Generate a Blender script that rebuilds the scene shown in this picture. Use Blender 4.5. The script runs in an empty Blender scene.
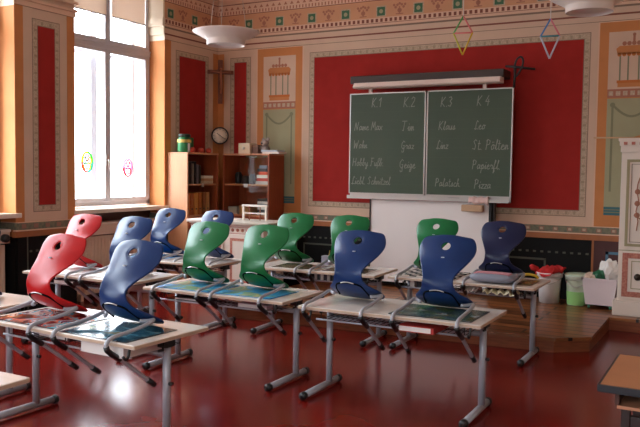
import bpy, bmesh, math, random
from mathutils import Vector, Matrix, Quaternion
random.seed(7)
C = bpy.context.scene.collection
PI = math.pi

# ------------------------------------------------------------------ materials
def lin(c):
    c = c / 255.0
    return c / 12.92 if c <= 0.04045 else ((c + 0.055) / 1.055) ** 2.4
def rgb(s): return (lin(s[0]), lin(s[1]), lin(s[2]), 1)
MATS = {}
def mat(name, s, rough=.55, metal=0, spec=.5, noise=0, nscale=8, stretch=(1, 1, 1), s2=None, bump=0, coat=0, emit=0, trans=0):
    if name in MATS: return MATS[name]
    m = bpy.data.materials.new(name); m.use_nodes = True
    nt = m.node_tree; b = nt.nodes['Principled BSDF']
    b.inputs['Base Color'].default_value = rgb(s)
    b.inputs['Roughness'].default_value = rough
    b.inputs['Metallic'].default_value = metal
    b.inputs['Specular IOR Level'].default_value = spec
    b.inputs['Coat Weight'].default_value = coat
    b.inputs['Coat Roughness'].default_value = .08
    if trans: b.inputs['Transmission Weight'].default_value = trans
    if noise or bump or s2:
        tc = nt.nodes.new('ShaderNodeTexCoord'); mp = nt.nodes.new('ShaderNodeMapping')
        mp.inputs['Scale'].default_value = stretch
        n = nt.nodes.new('ShaderNodeTexNoise'); n.inputs['Scale'].default_value = nscale; n.inputs['Detail'].default_value = 5
        nt.links.new(tc.outputs['Object'], mp.inputs['Vector']); nt.links.new(mp.outputs['Vector'], n.inputs['Vector'])
        if noise or s2:
            r = nt.nodes.new('ShaderNodeValToRGB')
            a = rgb(s)
            d = rgb(s2) if s2 else tuple(x * (1 - noise) for x in a[:3]) + (1,)
            r.color_ramp.elements[0].position = .35; r.color_ramp.elements[1].position = .65
            r.color_ramp.elements[0].color = d; r.color_ramp.elements[1].color = a
            nt.links.new(n.outputs['Fac'], r.inputs['Fac']); nt.links.new(r.outputs['Color'], b.inputs['Base Color'])
        if bump:
            bp = nt.nodes.new('ShaderNodeBump'); bp.inputs['Strength'].default_value = bump; bp.inputs['Distance'].default_value = .01
            nt.links.new(n.outputs['Fac'], bp.inputs['Height']); nt.links.new(bp.outputs['Normal'], b.inputs['Normal'])
    MATS[name] = m
    return m
def glass_mat(name, tint=(1, 1, 1), gloss=1.0):
    if name in MATS: return MATS[name]
    m = bpy.data.materials.new(name); m.use_nodes = True; nt = m.node_tree; nt.nodes.clear()
    o = nt.nodes.new('ShaderNodeOutputMaterial'); t = nt.nodes.new('ShaderNodeBsdfTransparent'); g = nt.nodes.new('ShaderNodeBsdfGlossy')
    mx = nt.nodes.new('ShaderNodeMixShader'); f = nt.nodes.new('ShaderNodeFresnel'); f.inputs['IOR'].default_value = 1.45
    t.inputs['Color'].default_value = (*tint, 1); g.inputs['Roughness'].default_value = .02
    ge = nt.nodes.new('ShaderNodeNewGeometry'); iv = nt.nodes.new('ShaderNodeMath'); iv.operation = 'SUBTRACT'; iv.inputs[0].default_value = 1
    mu = nt.nodes.new('ShaderNodeMath'); mu.operation = 'MULTIPLY'
    nt.links.new(ge.outputs['Backfacing'], iv.inputs[1]); nt.links.new(iv.outputs[0], mu.inputs[0]); f2 = nt.nodes.new('ShaderNodeMath'); f2.operation = 'MULTIPLY'; f2.inputs[1].default_value = gloss; nt.links.new(f.outputs[0], f2.inputs[0]); nt.links.new(f2.outputs[0], mu.inputs[1])
    nt.links.new(mu.outputs[0], mx.inputs[0]); nt.links.new(t.outputs[0], mx.inputs[1]); nt.links.new(g.outputs[0], mx.inputs[2])
    nt.links.new(mx.outputs[0], o.inputs[0]); MATS[name] = m
    return m
def translucent_mat(name, s, fac=.5, transp=0):
    if name in MATS: return MATS[name]
    m = bpy.data.materials.new(name); m.use_nodes = True; nt = m.node_tree; nt.nodes.clear()
    o = nt.nodes.new('ShaderNodeOutputMaterial'); d = nt.nodes.new('ShaderNodeBsdfDiffuse'); t = nt.nodes.new('ShaderNodeBsdfTranslucent')
    mx = nt.nodes.new('ShaderNodeMixShader'); mx.inputs[0].default_value = fac
    d.inputs['Color'].default_value = rgb(s); t.inputs['Color'].default_value = rgb(s)
    nt.links.new(d.outputs[0], mx.inputs[1]); nt.links.new(t.outputs[0], mx.inputs[2])
    out = mx
    if transp:
        tr = nt.nodes.new('ShaderNodeBsdfTransparent'); tr.inputs['Color'].default_value = rgb(s)
        m2 = nt.nodes.new('ShaderNodeMixShader'); m2.inputs[0].default_value = transp
        nt.links.new(mx.outputs[0], m2.inputs[1]); nt.links.new(tr.outputs[0], m2.inputs[2]); out = m2
    nt.links.new(out.outputs[0], o.inputs[0]); MATS[name] = m
    return m
def voronoi_mat(name, cols, scale=9, rough=.25, stretch=(1, 1, 1), distort=True, noisy=False):
    if name in MATS: return MATS[name]
    m = bpy.data.materials.new(name); m.use_nodes = True; nt = m.node_tree; b = nt.nodes['Principled BSDF']
    b.inputs['Roughness'].default_value = rough
    tc = nt.nodes.new('ShaderNodeTexCoord'); mp = nt.nodes.new('ShaderNodeMapping'); mp.inputs['Scale'].default_value = stretch
    n = nt.nodes.new('ShaderNodeTexNoise'); n.inputs['Scale'].default_value = scale; n.inputs['Detail'].default_value = 4 if noisy else 2
    n.inputs['Distortion'].default_value = .6
    r = nt.nodes.new('ShaderNodeValToRGB'); r.color_ramp.interpolation = 'CONSTANT'
    k = len(cols)
    while len(r.color_ramp.elements) < k: r.color_ramp.elements.new(.5)
    for i, c in enumerate(cols):
        r.color_ramp.elements[i].position = 0 if i == 0 else .33 + .36 * i / k
        r.color_ramp.elements[i].color = rgb(c)
    nt.links.new(tc.outputs['Object'], mp.inputs['Vector']); nt.links.new(mp.outputs['Vector'], n.inputs['Vector'])
    nt.links.new(n.outputs['Fac'], r.inputs['Fac']); nt.links.new(r.outputs['Color'], b.inputs['Base Color'])
    MATS[name] = m
    return m

BEIGE = mat('wall_beige', (212, 178, 154), .8, noise=.08, nscale=3)
CREAM = mat('wall_cream', (226, 208, 184), .85)
OCHRE = mat('wall_ochre', (200, 126, 70), .75, noise=.1, nscale=4)
RED = mat('wall_red', (162, 44, 39), .9, spec=.15, noise=.1, nscale=6)
DRED = mat('wall_dark_red', (122, 28, 30), .7)
FRAMEG = mat('wall_grey_border', (198, 172, 148), .8, s2=(172, 148, 124), nscale=60)
LINE = mat('wall_dark_line', (128, 72, 56), .8)
BMARK = mat('wall_border_mark', (160, 138, 114), .8)
LINEG = mat('wall_grey_line', (130, 106, 90), .8)
SAGE = mat('wall_sage', (164, 158, 124), .8, noise=.08, nscale=4)
SAGED = mat('wall_sage_dark', (128, 126, 98), .8)
TEALP = mat('wall_teal', (58, 104, 110), .8)
FRIEZE = mat('wall_frieze', (208, 150, 112), .8, noise=.08, nscale=5)
PINKB = mat('wall_pink_beige', (218, 178, 152), .8)
GREENP = mat('wall_green', (66, 104, 74), .75)
MOTIF = mat('wall_motif', (168, 108, 86), .8)
STRIP = mat('wall_strip', (128, 122, 98), .8, s2=(104, 104, 88), nscale=30)
STRIPD = mat('wall_strip_square', (150, 108, 92), .8)
BLACKD = mat('dado_black', (12, 10, 9), .6, spec=.2)
MAROON = mat('dado_maroon', (72, 28, 22), .5)
MOULD = mat('dado_moulding', (164, 96, 50), .5, noise=.15, nscale=14)
BROWNB = mat('band_brown', (84, 44, 34), .6)
GREYL = mat('dado_grey_line', (82, 82, 70), .7)
BLUEL = mat('dado_blue_line', (84, 120, 140), .7)
CEIL = mat('ceiling_white', (232, 224, 210), .9)
WHITEF = mat('window_white', (196, 192, 196), .4)
SILLM = mat('sill_white', (224, 206, 190), .4)
ALU = mat('aluminium', (196, 192, 188), .32, .85)
STEEL = mat('steel_tube', (168, 168, 176), .35, .15)
STEELD = mat('steel_dark', (120, 116, 112), .35, .7)
BLK = mat('black_plastic', (22, 21, 22), .4)
WIRE = mat('black_wire', (26, 24, 24), .4)
TTOP = mat('table_laminate', (228, 214, 204), .2, noise=.08, nscale=5, stretch=(1, 6, 1), spec=.55)
TEDGE = mat('table_edge', (200, 174, 150), .4)
BOARDG = mat('board_green', (58, 74, 52), .5, noise=.12, nscale=2.5)
BLINES = mat('board_lines', (70, 86, 62), .5)
CHALK = mat('chalk', (150, 152, 140), .9)
WHITEB = mat('white_panel', (236, 226, 222), .45)
DARKB = mat('dark_brown_metal', (56, 42, 36), .5)
LAMPW = mat('lamp_white', (236, 222, 212), .35)
BEECH = mat('shelf_beech', (206, 140, 98), .4, noise=.18, nscale=5, stretch=(14, 14, .8))
CHERRY = mat('shelf_cherry', (160, 72, 38), .4, noise=.25, nscale=5, stretch=(14, 14, .8))
WOODX = mat('crucifix_wood', (112, 54, 28), .5, noise=.3, nscale=8, stretch=(6, 6, 1))
OFFW = mat('painted_offwhite', (228, 212, 198), .5, noise=.05, nscale=4)
REDB = mat('painted_red_border', (168, 92, 78), .6, s2=(196, 130, 108), nscale=50)
OLIVE = mat('painted_olive_line', (160, 146, 108), .6)
GREYB = mat('painted_grey_slab', (190, 178, 164), .5)

# floor : glossy red linoleum
def floor_mat():
    m = bpy.data.materials.new('floor_linoleum'); m.use_nodes = True; nt = m.node_tree; b = nt.nodes['Principled BSDF']
    tc = nt.nodes.new('ShaderNodeTexCoord'); n = nt.nodes.new('ShaderNodeTexNoise'); n.inputs['Scale'].default_value = 2; n.inputs['Detail'].default_value = 3
    r = nt.nodes.new('ShaderNodeValToRGB'); r.color_ramp.elements[0].color = rgb((100, 19, 13)); r.color_ramp.elements[1].color = rgb((118, 24, 17))
    r.color_ramp.elements[0].position = .3; r.color_ramp.elements[1].position = .7
    n2 = nt.nodes.new('ShaderNodeTexNoise'); n2.inputs['Scale'].default_value = 1.6
    bp = nt.nodes.new('ShaderNodeBump'); bp.inputs['Strength'].default_value = .06; bp.inputs['Distance'].default_value = .05
    mr = nt.nodes.new('ShaderNodeMapRange'); mr.inputs['To Min'].default_value = .13; mr.inputs['To Max'].default_value = .22
    nt.links.new(tc.outputs['Object'], n.inputs['Vector']); nt.links.new(tc.outputs['Object'], n2.inputs['Vector'])
    nt.links.new(n.outputs['Fac'], r.inputs['Fac']); nt.links.new(r.outputs['Color'], b.inputs['Base Color'])
    b.inputs['Roughness'].default_value = .17
    b.inputs['Specular IOR Level'].default_value = .26
    return m
def plank_mat(name='platform_planks'):
    m = bpy.data.materials.new(name); m.use_nodes = True; nt = m.node_tree; b = nt.nodes['Principled BSDF']
    tc = nt.nodes.new('ShaderNodeTexCoord'); br = nt.nodes.new('ShaderNodeTexBrick')
    br.inputs['Scale'].default_value = 1; br.inputs['Brick Width'].default_value = 1.7; br.inputs['Row Height'].default_value = .17
    br.inputs['Mortar Size'].default_value = .014; br.inputs['Color1'].default_value = rgb((164, 102, 60)); br.inputs['Color2'].default_value = rgb((112, 66, 38))
    br.inputs['Mortar'].default_value = rgb((34, 20, 14))
    n = nt.nodes.new('ShaderNodeTexNoise'); n.inputs['Scale'].default_value = 4; n.inputs['Detail'].default_value = 6
    mp = nt.nodes.new('ShaderNodeMapping'); mp.inputs['Scale'].default_value = (1, 18, 18)
    mx = nt.nodes.new('ShaderNodeMix'); mx.data_type = 'RGBA'; mx.blend_type = 'MULTIPLY'; mx.inputs[0].default_value = .5
    r = nt.nodes.new('ShaderNodeValToRGB'); r.color_ramp.elements[0].color = (.35, .3, .28, 1); r.color_ramp.elements[0].position = .3; r.color_ramp.elements[1].position = .65
    nt.links.new(tc.outputs['Object'], br.inputs['Vector']); nt.links.new(tc.outputs['Object'], mp.inputs['Vector']); nt.links.new(mp.outputs['Vector'], n.inputs['Vector'])
    nt.links.new(n.outputs['Fac'], r.inputs['Fac']); nt.links.new(br.outputs['Color'], mx.inputs[6]); nt.links.new(r.outputs['Color'], mx.inputs[7])
    nt.links.new(mx.outputs[2], b.inputs['Base Color']); b.inputs['Roughness'].default_value = .3; b.inputs['Specular IOR Level'].default_value = .3
    return m
FLOORM = floor_mat(); PLANK = plank_mat()

# ------------------------------------------------------------------ mesh builder
class MB:
    def __init__(s): s.v = []; s.f = []; s.m = []; s.mats = []; s.sm = []
    def mi(s, m):
        if m not in s.mats: s.mats.append(m)
        return s.mats.index(m)
    def add(s, vs, fs, m, M=None, smooth=False):
        o = len(s.v); k = s.mi(m)
        for p in vs:
            p = Vector(p)
            s.v.append(tuple(M @ p) if M else tuple(p))
        for f in fs: s.f.append(tuple(i + o for i in f)); s.m.append(k); s.sm.append(smooth)
        return s
    def box(s, x0, x1, y0, y1, z0, z1, m, M=None):
        v = [(x, y, z) for z in (z0, z1) for y in (y0, y1) for x in (x0, x1)]
        return s.add(v, [(0, 2, 3, 1), (4, 5, 7, 6), (0, 1, 5, 4), (2, 6, 7, 3), (0, 4, 6, 2), (1, 3, 7, 5)], m, M)
    def rbox(s, x0, x1, y0, y1, z0, z1, r, m, M=None, seg=4):
        # box whose vertical edges are rounded in plan
        r = min(r, (x1 - x0) / 2.001, (y1 - y0) / 2.001); ring = []
        for cx, cy, a0 in ((x1 - r, y1 - r, 0), (x0 + r, y1 - r, 90), (x0 + r, y0 + r, 180), (x1 - r, y0 + r, 270)):
            for i in range(seg + 1):
                a = math.radians(a0 + 90 * i / seg); ring.append((cx + r * math.cos(a), cy + r * math.sin(a)))
        return s.prism(ring, z0, z1, m, M)
    def prism(s, ring, z0, z1, m, M=None):
        n = len(ring); v = [(x, y, z0) for x, y in ring] + [(x, y, z1) for x, y in ring]
        f = [tuple(range(n))[::-1], tuple(range(n, 2 * n))] + [(i, (i + 1) % n, n + (i + 1) % n, n + i) for i in range(n)]
        return s.add(v, f, m, M)
    def lathe(s, prof, m, M=None, n=32, smooth=True, cap=True):
        v = []; f = []
        for r, z in prof:
            for i in range(n):
                a = 2 * PI * i / n; v.append((r * math.cos(a), r * math.sin(a), z))
        for j in range(len(prof) - 1):
            for i in range(n):
                f.append((j * n + i, j * n + (i + 1) % n, (j + 1) * n + (i + 1) % n, (j + 1) * n + i))
        if cap:
            f.append(tuple(range(n))[::-1]); f.append(tuple((len(prof) - 1) * n + i for i in range(n)))
        return s.add(v, f, m, M, smooth)
    def tube(s, pts, r, m, n=10, M=None, closed=False, smooth=True):
        pts = [Vector(p) for p in pts]; k = len(pts); v = []; f = []
        t0 = (pts[1] - pts[0]).normalized(); up = Vector((0, 0, 1)) if abs(t0.z) < .9 else Vector((1, 0, 0))
        nrm = t0.cross(up).normalized()
        for i, p in enumerate(pts):
            if closed: t = (pts[(i + 1) % k] - pts[i - 1]).normalized()
            elif i == 0: t = t0
            elif i == k - 1: t = (pts[-1] - pts[-2]).normalized()
            else: t = ((pts[i + 1] - p).normalized() + (p - pts[i - 1]).normalized()).normalized()
            nrm = (nrm - t * nrm.dot(t)).normalized(); b = t.cross(nrm)
            rr = r[i] if isinstance(r, (list, tuple)) else r
            for j in range(n):
                a = 2 * PI * j / n; v.append(p + nrm * rr * math.cos(a) + b * rr * math.sin(a))
        for i in range(k if closed else k - 1):
            i2 = (i + 1) % k
            for j in range(n): f.append((i * n + j, i * n + (j + 1) % n, i2 * n + (j + 1) % n, i2 * n + j))
        if not closed: f.append(tuple(range(n))[::-1]); f.append(tuple((k - 1) * n + j for j in range(n)))
        return s.add(v, f, m, M, smooth)
    def ball(s, c, r, m, sx=1, sy=1, sz=1, n=16, M=None):
        v = []; f = []; h = n // 2
        for i in range(h + 1):
            th = PI * i / h
            for j in range(n):
                a = 2 * PI * j / n
                v.append((c[0] + r * sx * math.sin(th) * math.cos(a), c[1] + r * sy * math.sin(th) * math.sin(a), c[2] + r * sz * math.cos(th)))
        for i in range(h):
            for j in range(n): f.append((i * n + j, (i + 1) * n + j, (i + 1) * n + (j + 1) % n, i * n + (j + 1) % n))
        return s.add(v, f, m, M, True)
    def obj(s, name, parent=None, loc=None, rot=None, bevel=0):
        me = bpy.data.meshes.new(name); me.from_pydata(s.v, [], s.f)
        for m in s.mats: me.materials.append(m)
        for p, k, q in zip(me.polygons, s.m, s.sm): p.material_index = k; p.use_smooth = q
        bm = bmesh.new(); bm.from_mesh(me); bmesh.ops.remove_doubles(bm, verts=bm.verts, dist=1e-6)
        bmesh.ops.recalc_face_normals(bm, faces=bm.faces); bm.to_mesh(me); bm.free()
        o = bpy.data.objects.new(name, me); C.objects.link(o)
        if parent: o.parent = parent
        if loc: o.location = loc
        if rot: o.rotation_euler = rot
        if bevel:
            b = o.modifiers.new('edge', 'BEVEL'); b.width = bevel; b.segments = 2; b.limit_method = 'ANGLE'; b.angle_limit = .7
        return o
def smooth_path(pts, k=6):
    pts = [Vector(p) for p in pts]; out = []
    P = [pts[0]] + pts + [pts[-1]]
    for i in range(1, len(P) - 2):
        a, b, c, d = P[i - 1], P[i], P[i + 1], P[i + 2]
        for j in range(k):
            t = j / k
            out.append(.5 * ((2 * b) + (-a + c) * t + (2 * a - 5 * b + 4 * c - d) * t * t + (-a + 3 * b - 3 * c + d) * t ** 3))
    out.append(pts[-1]); return out
def empty(name, loc=(0, 0, 0), rz=0, parent=None):
    o = bpy.data.objects.new(name, None); C.objects.link(o); o.location = loc; o.rotation_euler = (0, 0, rz); o.empty_display_size = .1
    if parent: o.parent = parent
    return o
def tag(o, label, cat, group=None):
    o['label'] = label; o['category'] = cat
    if group: o['group'] = group
    return o
def struct(o, label=None):
    o['kind'] = 'structure'
    if label: o['label'] = label
    return o
def copy_tree(o, parent=None):
    c = o.copy(); C.objects.link(c)
    if parent: c.parent = parent
    for ch in list(o.children): copy_tree(ch, c)
    return c

D = 9.1; L = -6.74; XR = 2.3; YB = -2.6; ZC = 4.4
PLAT = .136

# ------------------------------------------------------------------ room shell
struct(MB().box(L - .6, XR + .2, YB - .2, D + .2, -.1, 0, FLOORM).obj('floor'), 'glossy red linoleum floor')
struct(MB().box(L - .6, XR + .2, YB - .2, D + .2, ZC, ZC + .15, CEIL).obj('ceiling'), 'pale plaster ceiling')
wall_front = struct(MB().box(L - .6, XR + .2, D, D + .2, 0, ZC, BEIGE).obj('wall_front'), 'painted wall behind the blackboard')
struct(MB().box(XR, XR + .2, YB, D, 0, ZC, CREAM).obj('wall_right'), 'plain cream wall')
FILLW = [(-3.5, -2.4), (-1.1, 0)]  # assumed, unseen windows added to light the chair backs from behind
wb_ = MB(); xs = [L - .6] + [q for p in FILLW for q in p] + [XR + .2]
for a, b in zip(xs[0::2], xs[1::2]): wb_.box(a, b, YB - .3, YB, 0, ZC, CREAM)
for a, b in FILLW: wb_.box(a, b, YB - .3, YB, 0, 1.1, CREAM); wb_.box(a, b, YB - .3, YB, 3.9, ZC, CREAM)
struct(wb_.obj('wall_back'), 'plain cream wall with two assumed windows added behind the viewer')

NICHES = [(6.357, 7.925), (3.966, 5.534), (1.575, 3.143), (-.816, .752)]
ZW0, ZW1 = 1.10, 4.12
piers = [(7.925, D), (5.534, 6.357), (3.143, 3.966), (.752, 1.575), (YB, -.816)]
wl = MB()
for a, b in piers:
    wl.box(L - .55, L, a, b, 0, ZC, BEIGE)
for a, b in NICHES:
    wl.box(L - .55, L - .26, a, b, 0, ZW0, BEIGE)
    wl.box(L - .55, L, a, b, ZW1, ZC, CREAM)
wall_left = struct(wl.obj('wall_left'), 'painted wall with deep window niches')

# painted decoration ------------------------------------------------
class Deco:
    """flat painted shapes laid on a wall: u along the wall, z up."""
    def __init__(s, to): s.mb = MB(); s.to = to
    def rect(s, u0, u1, z0, z1, m, lay=1):
        h = .0012 * lay
        P = [s.to(u, z, d) for d in (0, h) for z in (z0, z1) for u in (u0, u1)]
        s.mb.add(P, [(0, 2, 3, 1), (4, 5, 7, 6), (0, 1, 5, 4), (2, 6, 7, 3), (0, 4, 6, 2), (1, 3, 7, 5)], m)
    def frame(s, u0, u1, z0, z1, w, m, lay=1):
        s.rect(u0, u1, z0, z0 + w, m, lay); s.rect(u0, u1, z1 - w, z1, m, lay); s.rect(u0, u0 + w, z0 + w, z1 - w, m, lay); s.rect(u1 - w, u1, z0 + w, z1 - w, m, lay)
    def poly(s, pts, m, lay=1):
        n = len(pts); h = .0012 * lay
        v = [s.to(u, z, 0) for u, z in pts] + [s.to(u, z, h) for u, z in pts]
        s.mb.add(v, [tuple(range(n))[::-1], tuple(range(n, 2 * n))] + [(i, (i + 1) % n, n + (i + 1) % n, n + i) for i in range(n)], m)
    def disc(s, u, z, r, m, lay=1, n=10, sz=1):
        s.poly([(u + r * math.cos(2 * PI * i / n), z + r * sz * math.sin(2 * PI * i / n)) for i in range(n)], m, lay)
    def stroke(s, pts, w, m, lay=1):
        for (a, b), (c, d) in zip(pts[:-1], pts[1:]):
            l = math.hypot(c - a, d - b) or 1; nx, nz = -(d - b) / l * w / 2, (c - a) / l * w / 2
            s.poly([(a + nx, b + nz), (c + nx, d + nz), (c - nx, d - nz), (a - nx, b - nz)], m, lay)
def front(u, z, d): return (u, D - d, z)
def leftw(u, z, d): return (L + d, u, z)
def panel(dk, u0, u1, z0=1.178, z1=3.12, fr=.068):
    f0, f1 = u0 - fr, u1 + fr
    dk.rect(f0 - .008, f1 + .008, z0 - fr - .008, z1 + fr + .008, LINEG, 1)
    dk.rect(f0, f1, z0 - fr, z1 + fr, FRAMEG, 2)
    dk.rect(u0 - .008, u1 + .008, z0 - .008, z1 + .008, LINEG, 3)
    dk.rect(u0, u1, z0, z1, RED, 4)
    n = int((z1 - z0) / .09)
    for i in range(n):
        z = z0 + (i + .5) * (z1 - z0) / n
        for c in (u0 - fr / 2, u1 + fr / 2): dk.rect(c - .018, c + .018, z - .012, z + .012, BMARK, 3)
    n = max(1, int((u1 - u0) / .09))
    for i in range(n):
        u = u0 + (i + .5) * (u1 - u0) / n
        for c in (z0 - fr / 2, z1 + fr / 2): dk.rect(u - .012, u + .012, c - .018, c + .018, BMARK, 3)
def candelabra(dk, u0, u1):
    w = u1 - u0; c = (u0 + u1) / 2; k = .55 * w / .527
    dk.rect(c - .16, c + .16, 2.565, 2.635, OCHRE, 4); dk.rect(c - .17, c + .17, 2.61, 2.64, mat('wall_ochre_deep', (190, 104, 40), .75), 5)
    for q in (-.14, -.055, .055, .14): dk.rect(c + q - .008, c + q + .008, 2.63, 2.94, SAGED, 4)
    dk.poly([(c - .17, 2.93), (c + .17, 2.93), (c + .185, 2.99), (c + .15, 3.02), (c - .15, 3.02), (c - .185, 2.99)], OCHRE, 5)
    for i in range(7):
        dk.disc(c - .15 + i * .05, 2.925, .022, mat('wall_ochre_deep', (190, 104, 40), .75), 5)
    for i in range(5): dk.disc(c - .1 + i * .05, 3.045, .024, MOTIF, 4)
    dk.rect(c - .012, c + .012, 3.06, 3.13, MOTIF, 4); dk.disc(c, 3.14, .018, MOTIF, 4)
def pilaster(dk, x0):
    x1 = x0 + .732; n0, n1 = x0 + .1, x1 - .105
    dk.rect(x0 - .015, x1 + .015, 1.0, 3.305, PINKB, 1)
    dk.rect(x0, x1, 1.0, 3.29, OCHRE, 2)
    dk.rect(n0, n1, 2.545, 3.178, BEIGE, 3)
    candelabra(dk, n0, n1)
    dk.rect(n0, n1, 2.45, 2.545, MOTIF, 3)
    for i in range(7):
        u = n0 + (i + .5) * (n1 - n0) / 7; dk.rect(u - .024, u + .024, 2.472, 2.522, FRAMEG, 4)
    dk.rect(n0, n1, 1.227, 2.44, SAGE, 3)
    a, b = n0 + .06, n1 - .06
    dk.rect(a - .012, a + .012, 1.4, 2.36, SAGED, 4); dk.rect(b - .012, b + .012, 1.4, 2.36, SAGED, 4)
    dk.disc(a, 2.37, .028, SAGED, 5); dk.disc(b, 2.37, .028, SAGED, 5)
    pts = [(a + (b - a) * t / 14, 2.37 - .13 * math.sin(PI * t / 14)) for t in range(15)]
    dk.stroke(pts, .026, SAGED, 4)
    dk.rect(n0, n1, 1.132, 1.227, TEALP, 4); dk.rect(n0, n1, 1.16, 1.172, SAGED, 5); dk.rect(n0, n1, 1.19, 1.2, SAGED, 5)
def upper(dk, u0, u1, off):
    """lines, dentils and flower frieze between the panels and the cornice"""
    dk.rect(u0, u1, 3.3, 3.306, LINEG, 2)
    dk.rect(u0, u1, 3.366, 3.386, LINE, 2); dk.rect(u0, u1, 3.452, 3.474, LINEG, 2)
    dk.rect(u0, u1, 3.474, 3.58, PINKB, 2); dk.rect(u0, u1, 3.506, 3.512, LINE, 3)
    i = 0; u = u0 + .03
    while u < u1 - .03:
        dk.rect(u - .017, u + .017, 3.522, 3.566, LINE, 4); u += .066
    dk.rect(u0, u1, 3.58, 3.80, FRIEZE, 2); dk.rect(u0, u1, 3.797, 3.806, LINE, 3)
    k0 = math.ceil((u0 + .05 - off) / .514); k = k0
    while off + k * .514 < u1 - .05:
        c = off + k * .514
        dk.rect(c - .07, c + .07, 3.588, 3.726, FRAMEG, 3); dk.rect(c - .055, c + .055, 3.602, 3.712, GREENP, 4); dk.disc(c, 3.657, .028, SAGE, 5)
        k += 1
    k = k0 - 1
    while off + (k + .5) * .514 < u1 - .1:
        c = off + (k + .5) * .514
        if c > u0 + .1:
            dk.rect(c - .05, c + .05, 3.6, 3.612, MOTIF, 3); dk.disc(c, 3.65, .03, MOTIF, 3); dk.rect(c - .006, c + .006, 3.61, 3.70, MOTIF, 3)
            for q, z in ((-.055, 3.69), (.055, 3.69), (-.03, 3.72), (.03, 3.72), (0, 3.735), (-.075, 3.72), (.075, 3.72)): dk.disc(c + q, z, .017, MOTIF, 4, 8)
        k += 1
    u = u0 + .025
    while u < u1 - .02:
        dk.rect(u - .009, u + .009, 3.814, 3.856, MOTIF, 3); u += .05
    dk.rect(u0, u1, 3.806, 3.95, PINKB, 2); u = u0 + .05
    while u < u1 - .04:
        dk.poly([(u - .028, 3.878), (u + .028, 3.878), (u, 3.918)], MOTIF, 4); u += .1
    dk.rect(u0, u1, 3.945, 3.955, LINE, 3)

dk = Deco(front)
panel(dk, -5.12, -1.612)
panel(dk, -6.44, -6.237)
dk.rect(L, -6.628, 1.0, 3.26, OCHRE, 2)
pilaster(dk, -6.043); pilaster(dk, -1.442); panel(dk, -.5, 2.1)
upper(dk, L, XR, -6.199)
struct(dk.mb.obj('painted_pattern', wall_front))
dk = Deco(leftw)
panel(dk, 5.838, 6.066); panel(dk, 8.23, 8.797)
panel(dk, 3.44, 3.67); panel(dk, 1.05, 1.28)
for a, b in piers[1:4]:
    dk.rect(a, a + .109, 1.0, 3.3, OCHRE, 2); dk.rect(b - .11, b, 1.0, 3.3, OCHRE, 2)
dk.rect(7.925, 8.05, 1.0, 3.3, OCHRE, 2); dk.rect(8.985, D, 1.0, 3.26, OCHRE, 2)
upper(dk, 7.925, D, 8.041)
for a, b in piers[1:4]: upper(dk, a, b, a + .42)
# window reveals: ochre up to the springing, cream above
for a, b in NICHES:
    for y, sgn in ((b, -1), (a, 1)):
        y0, y1 = sorted((y, y + sgn * .003))
        dk.mb.box(L - .26, L, y0, y1, 1.0, 3.29, OCHRE); dk.mb.box(L - .26, L, y0, y1, 3.29, ZW1, CREAM)
struct(dk.mb.obj('painted_pattern', wall_left))

# dado, moulding strip, cornice: real relief along both walls
def run_dado(mb, x0, x1, y0, y1):  # a slab of the dado stack occupying this plan rectangle
    mb.box(x0, x1, y0, y1, 0, .845, BLACKD)
da = MB(); mo = MB(); co = MB(); tr = Deco(front); tl = Deco(lambda u, z, d: (L + .02 + d, u, z))
da.box(L, XR, D - .02, D, 0, .845, BLACKD); da.box(-1.43, XR, D - .024, D - .02, .1, .845, MAROON); da.box(-1.452, -1.428, D - .028, D - .02, .1, .845, MOULD)
mo.box(L, XR, D - .05, D, .842, .905, MOULD); mo.box(L, XR, D - .04, D, .905, .918, PINKB); mo.box(L, XR, D - .026, D, .918, .992, STRIP); mo.box(L, XR, D - .03, D, .992, 1.0, PINKB)
u = L + .08
while u < XR:
    mo.box(u - .03, u + .03, D - .0275, D - .026, .932, .978, STRIPD); mo.box(u - .017, u + .017, D - .029, D - .0275, .942, .968, FRAMEG); u += .16
def dfront(mb, u0, u1, z0, z1, w, m):
    for a, b, c, d in ((u0, u1, z0, z0 + w), (u0, u1, z1 - w, z1), (u0, u0 + w, z0, z1), (u1 - w, u1, z0, z1)): mb.box(a, b, D - .027, D - .02, c, d, m)
for u0, u1 in ((-6.1, -5.35), (-5.25, -4.5), (-4.35, -3.5), (-3.35, -2.65), (-2.5, -1.96)): dfront(da, u0, u1, .1, .6, .022, GREYL)
dfront(da, -1.3, -.7, .2, .72, .03, BLUEL)
u = -6.6
while u < -1.47:
    da.box(u - .016, u + .016, D - .026, D - .02, .668, .69, GREYL); u += .085
da_f = struct(da.obj('dado_pattern', wall_front)); mo_f = struct(mo.obj('dado_moulding', wall_front))
da = MB(); mo = MB()
def wrap(mb, a, b, z0, z1, p, m, ends=(1, 1)):
    mb.box(L - .2 if 0 else L - .001, L + p, a - (p if ends[0] else 0), b + (p if ends[1] else 0), z0, z1, m)
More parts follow.
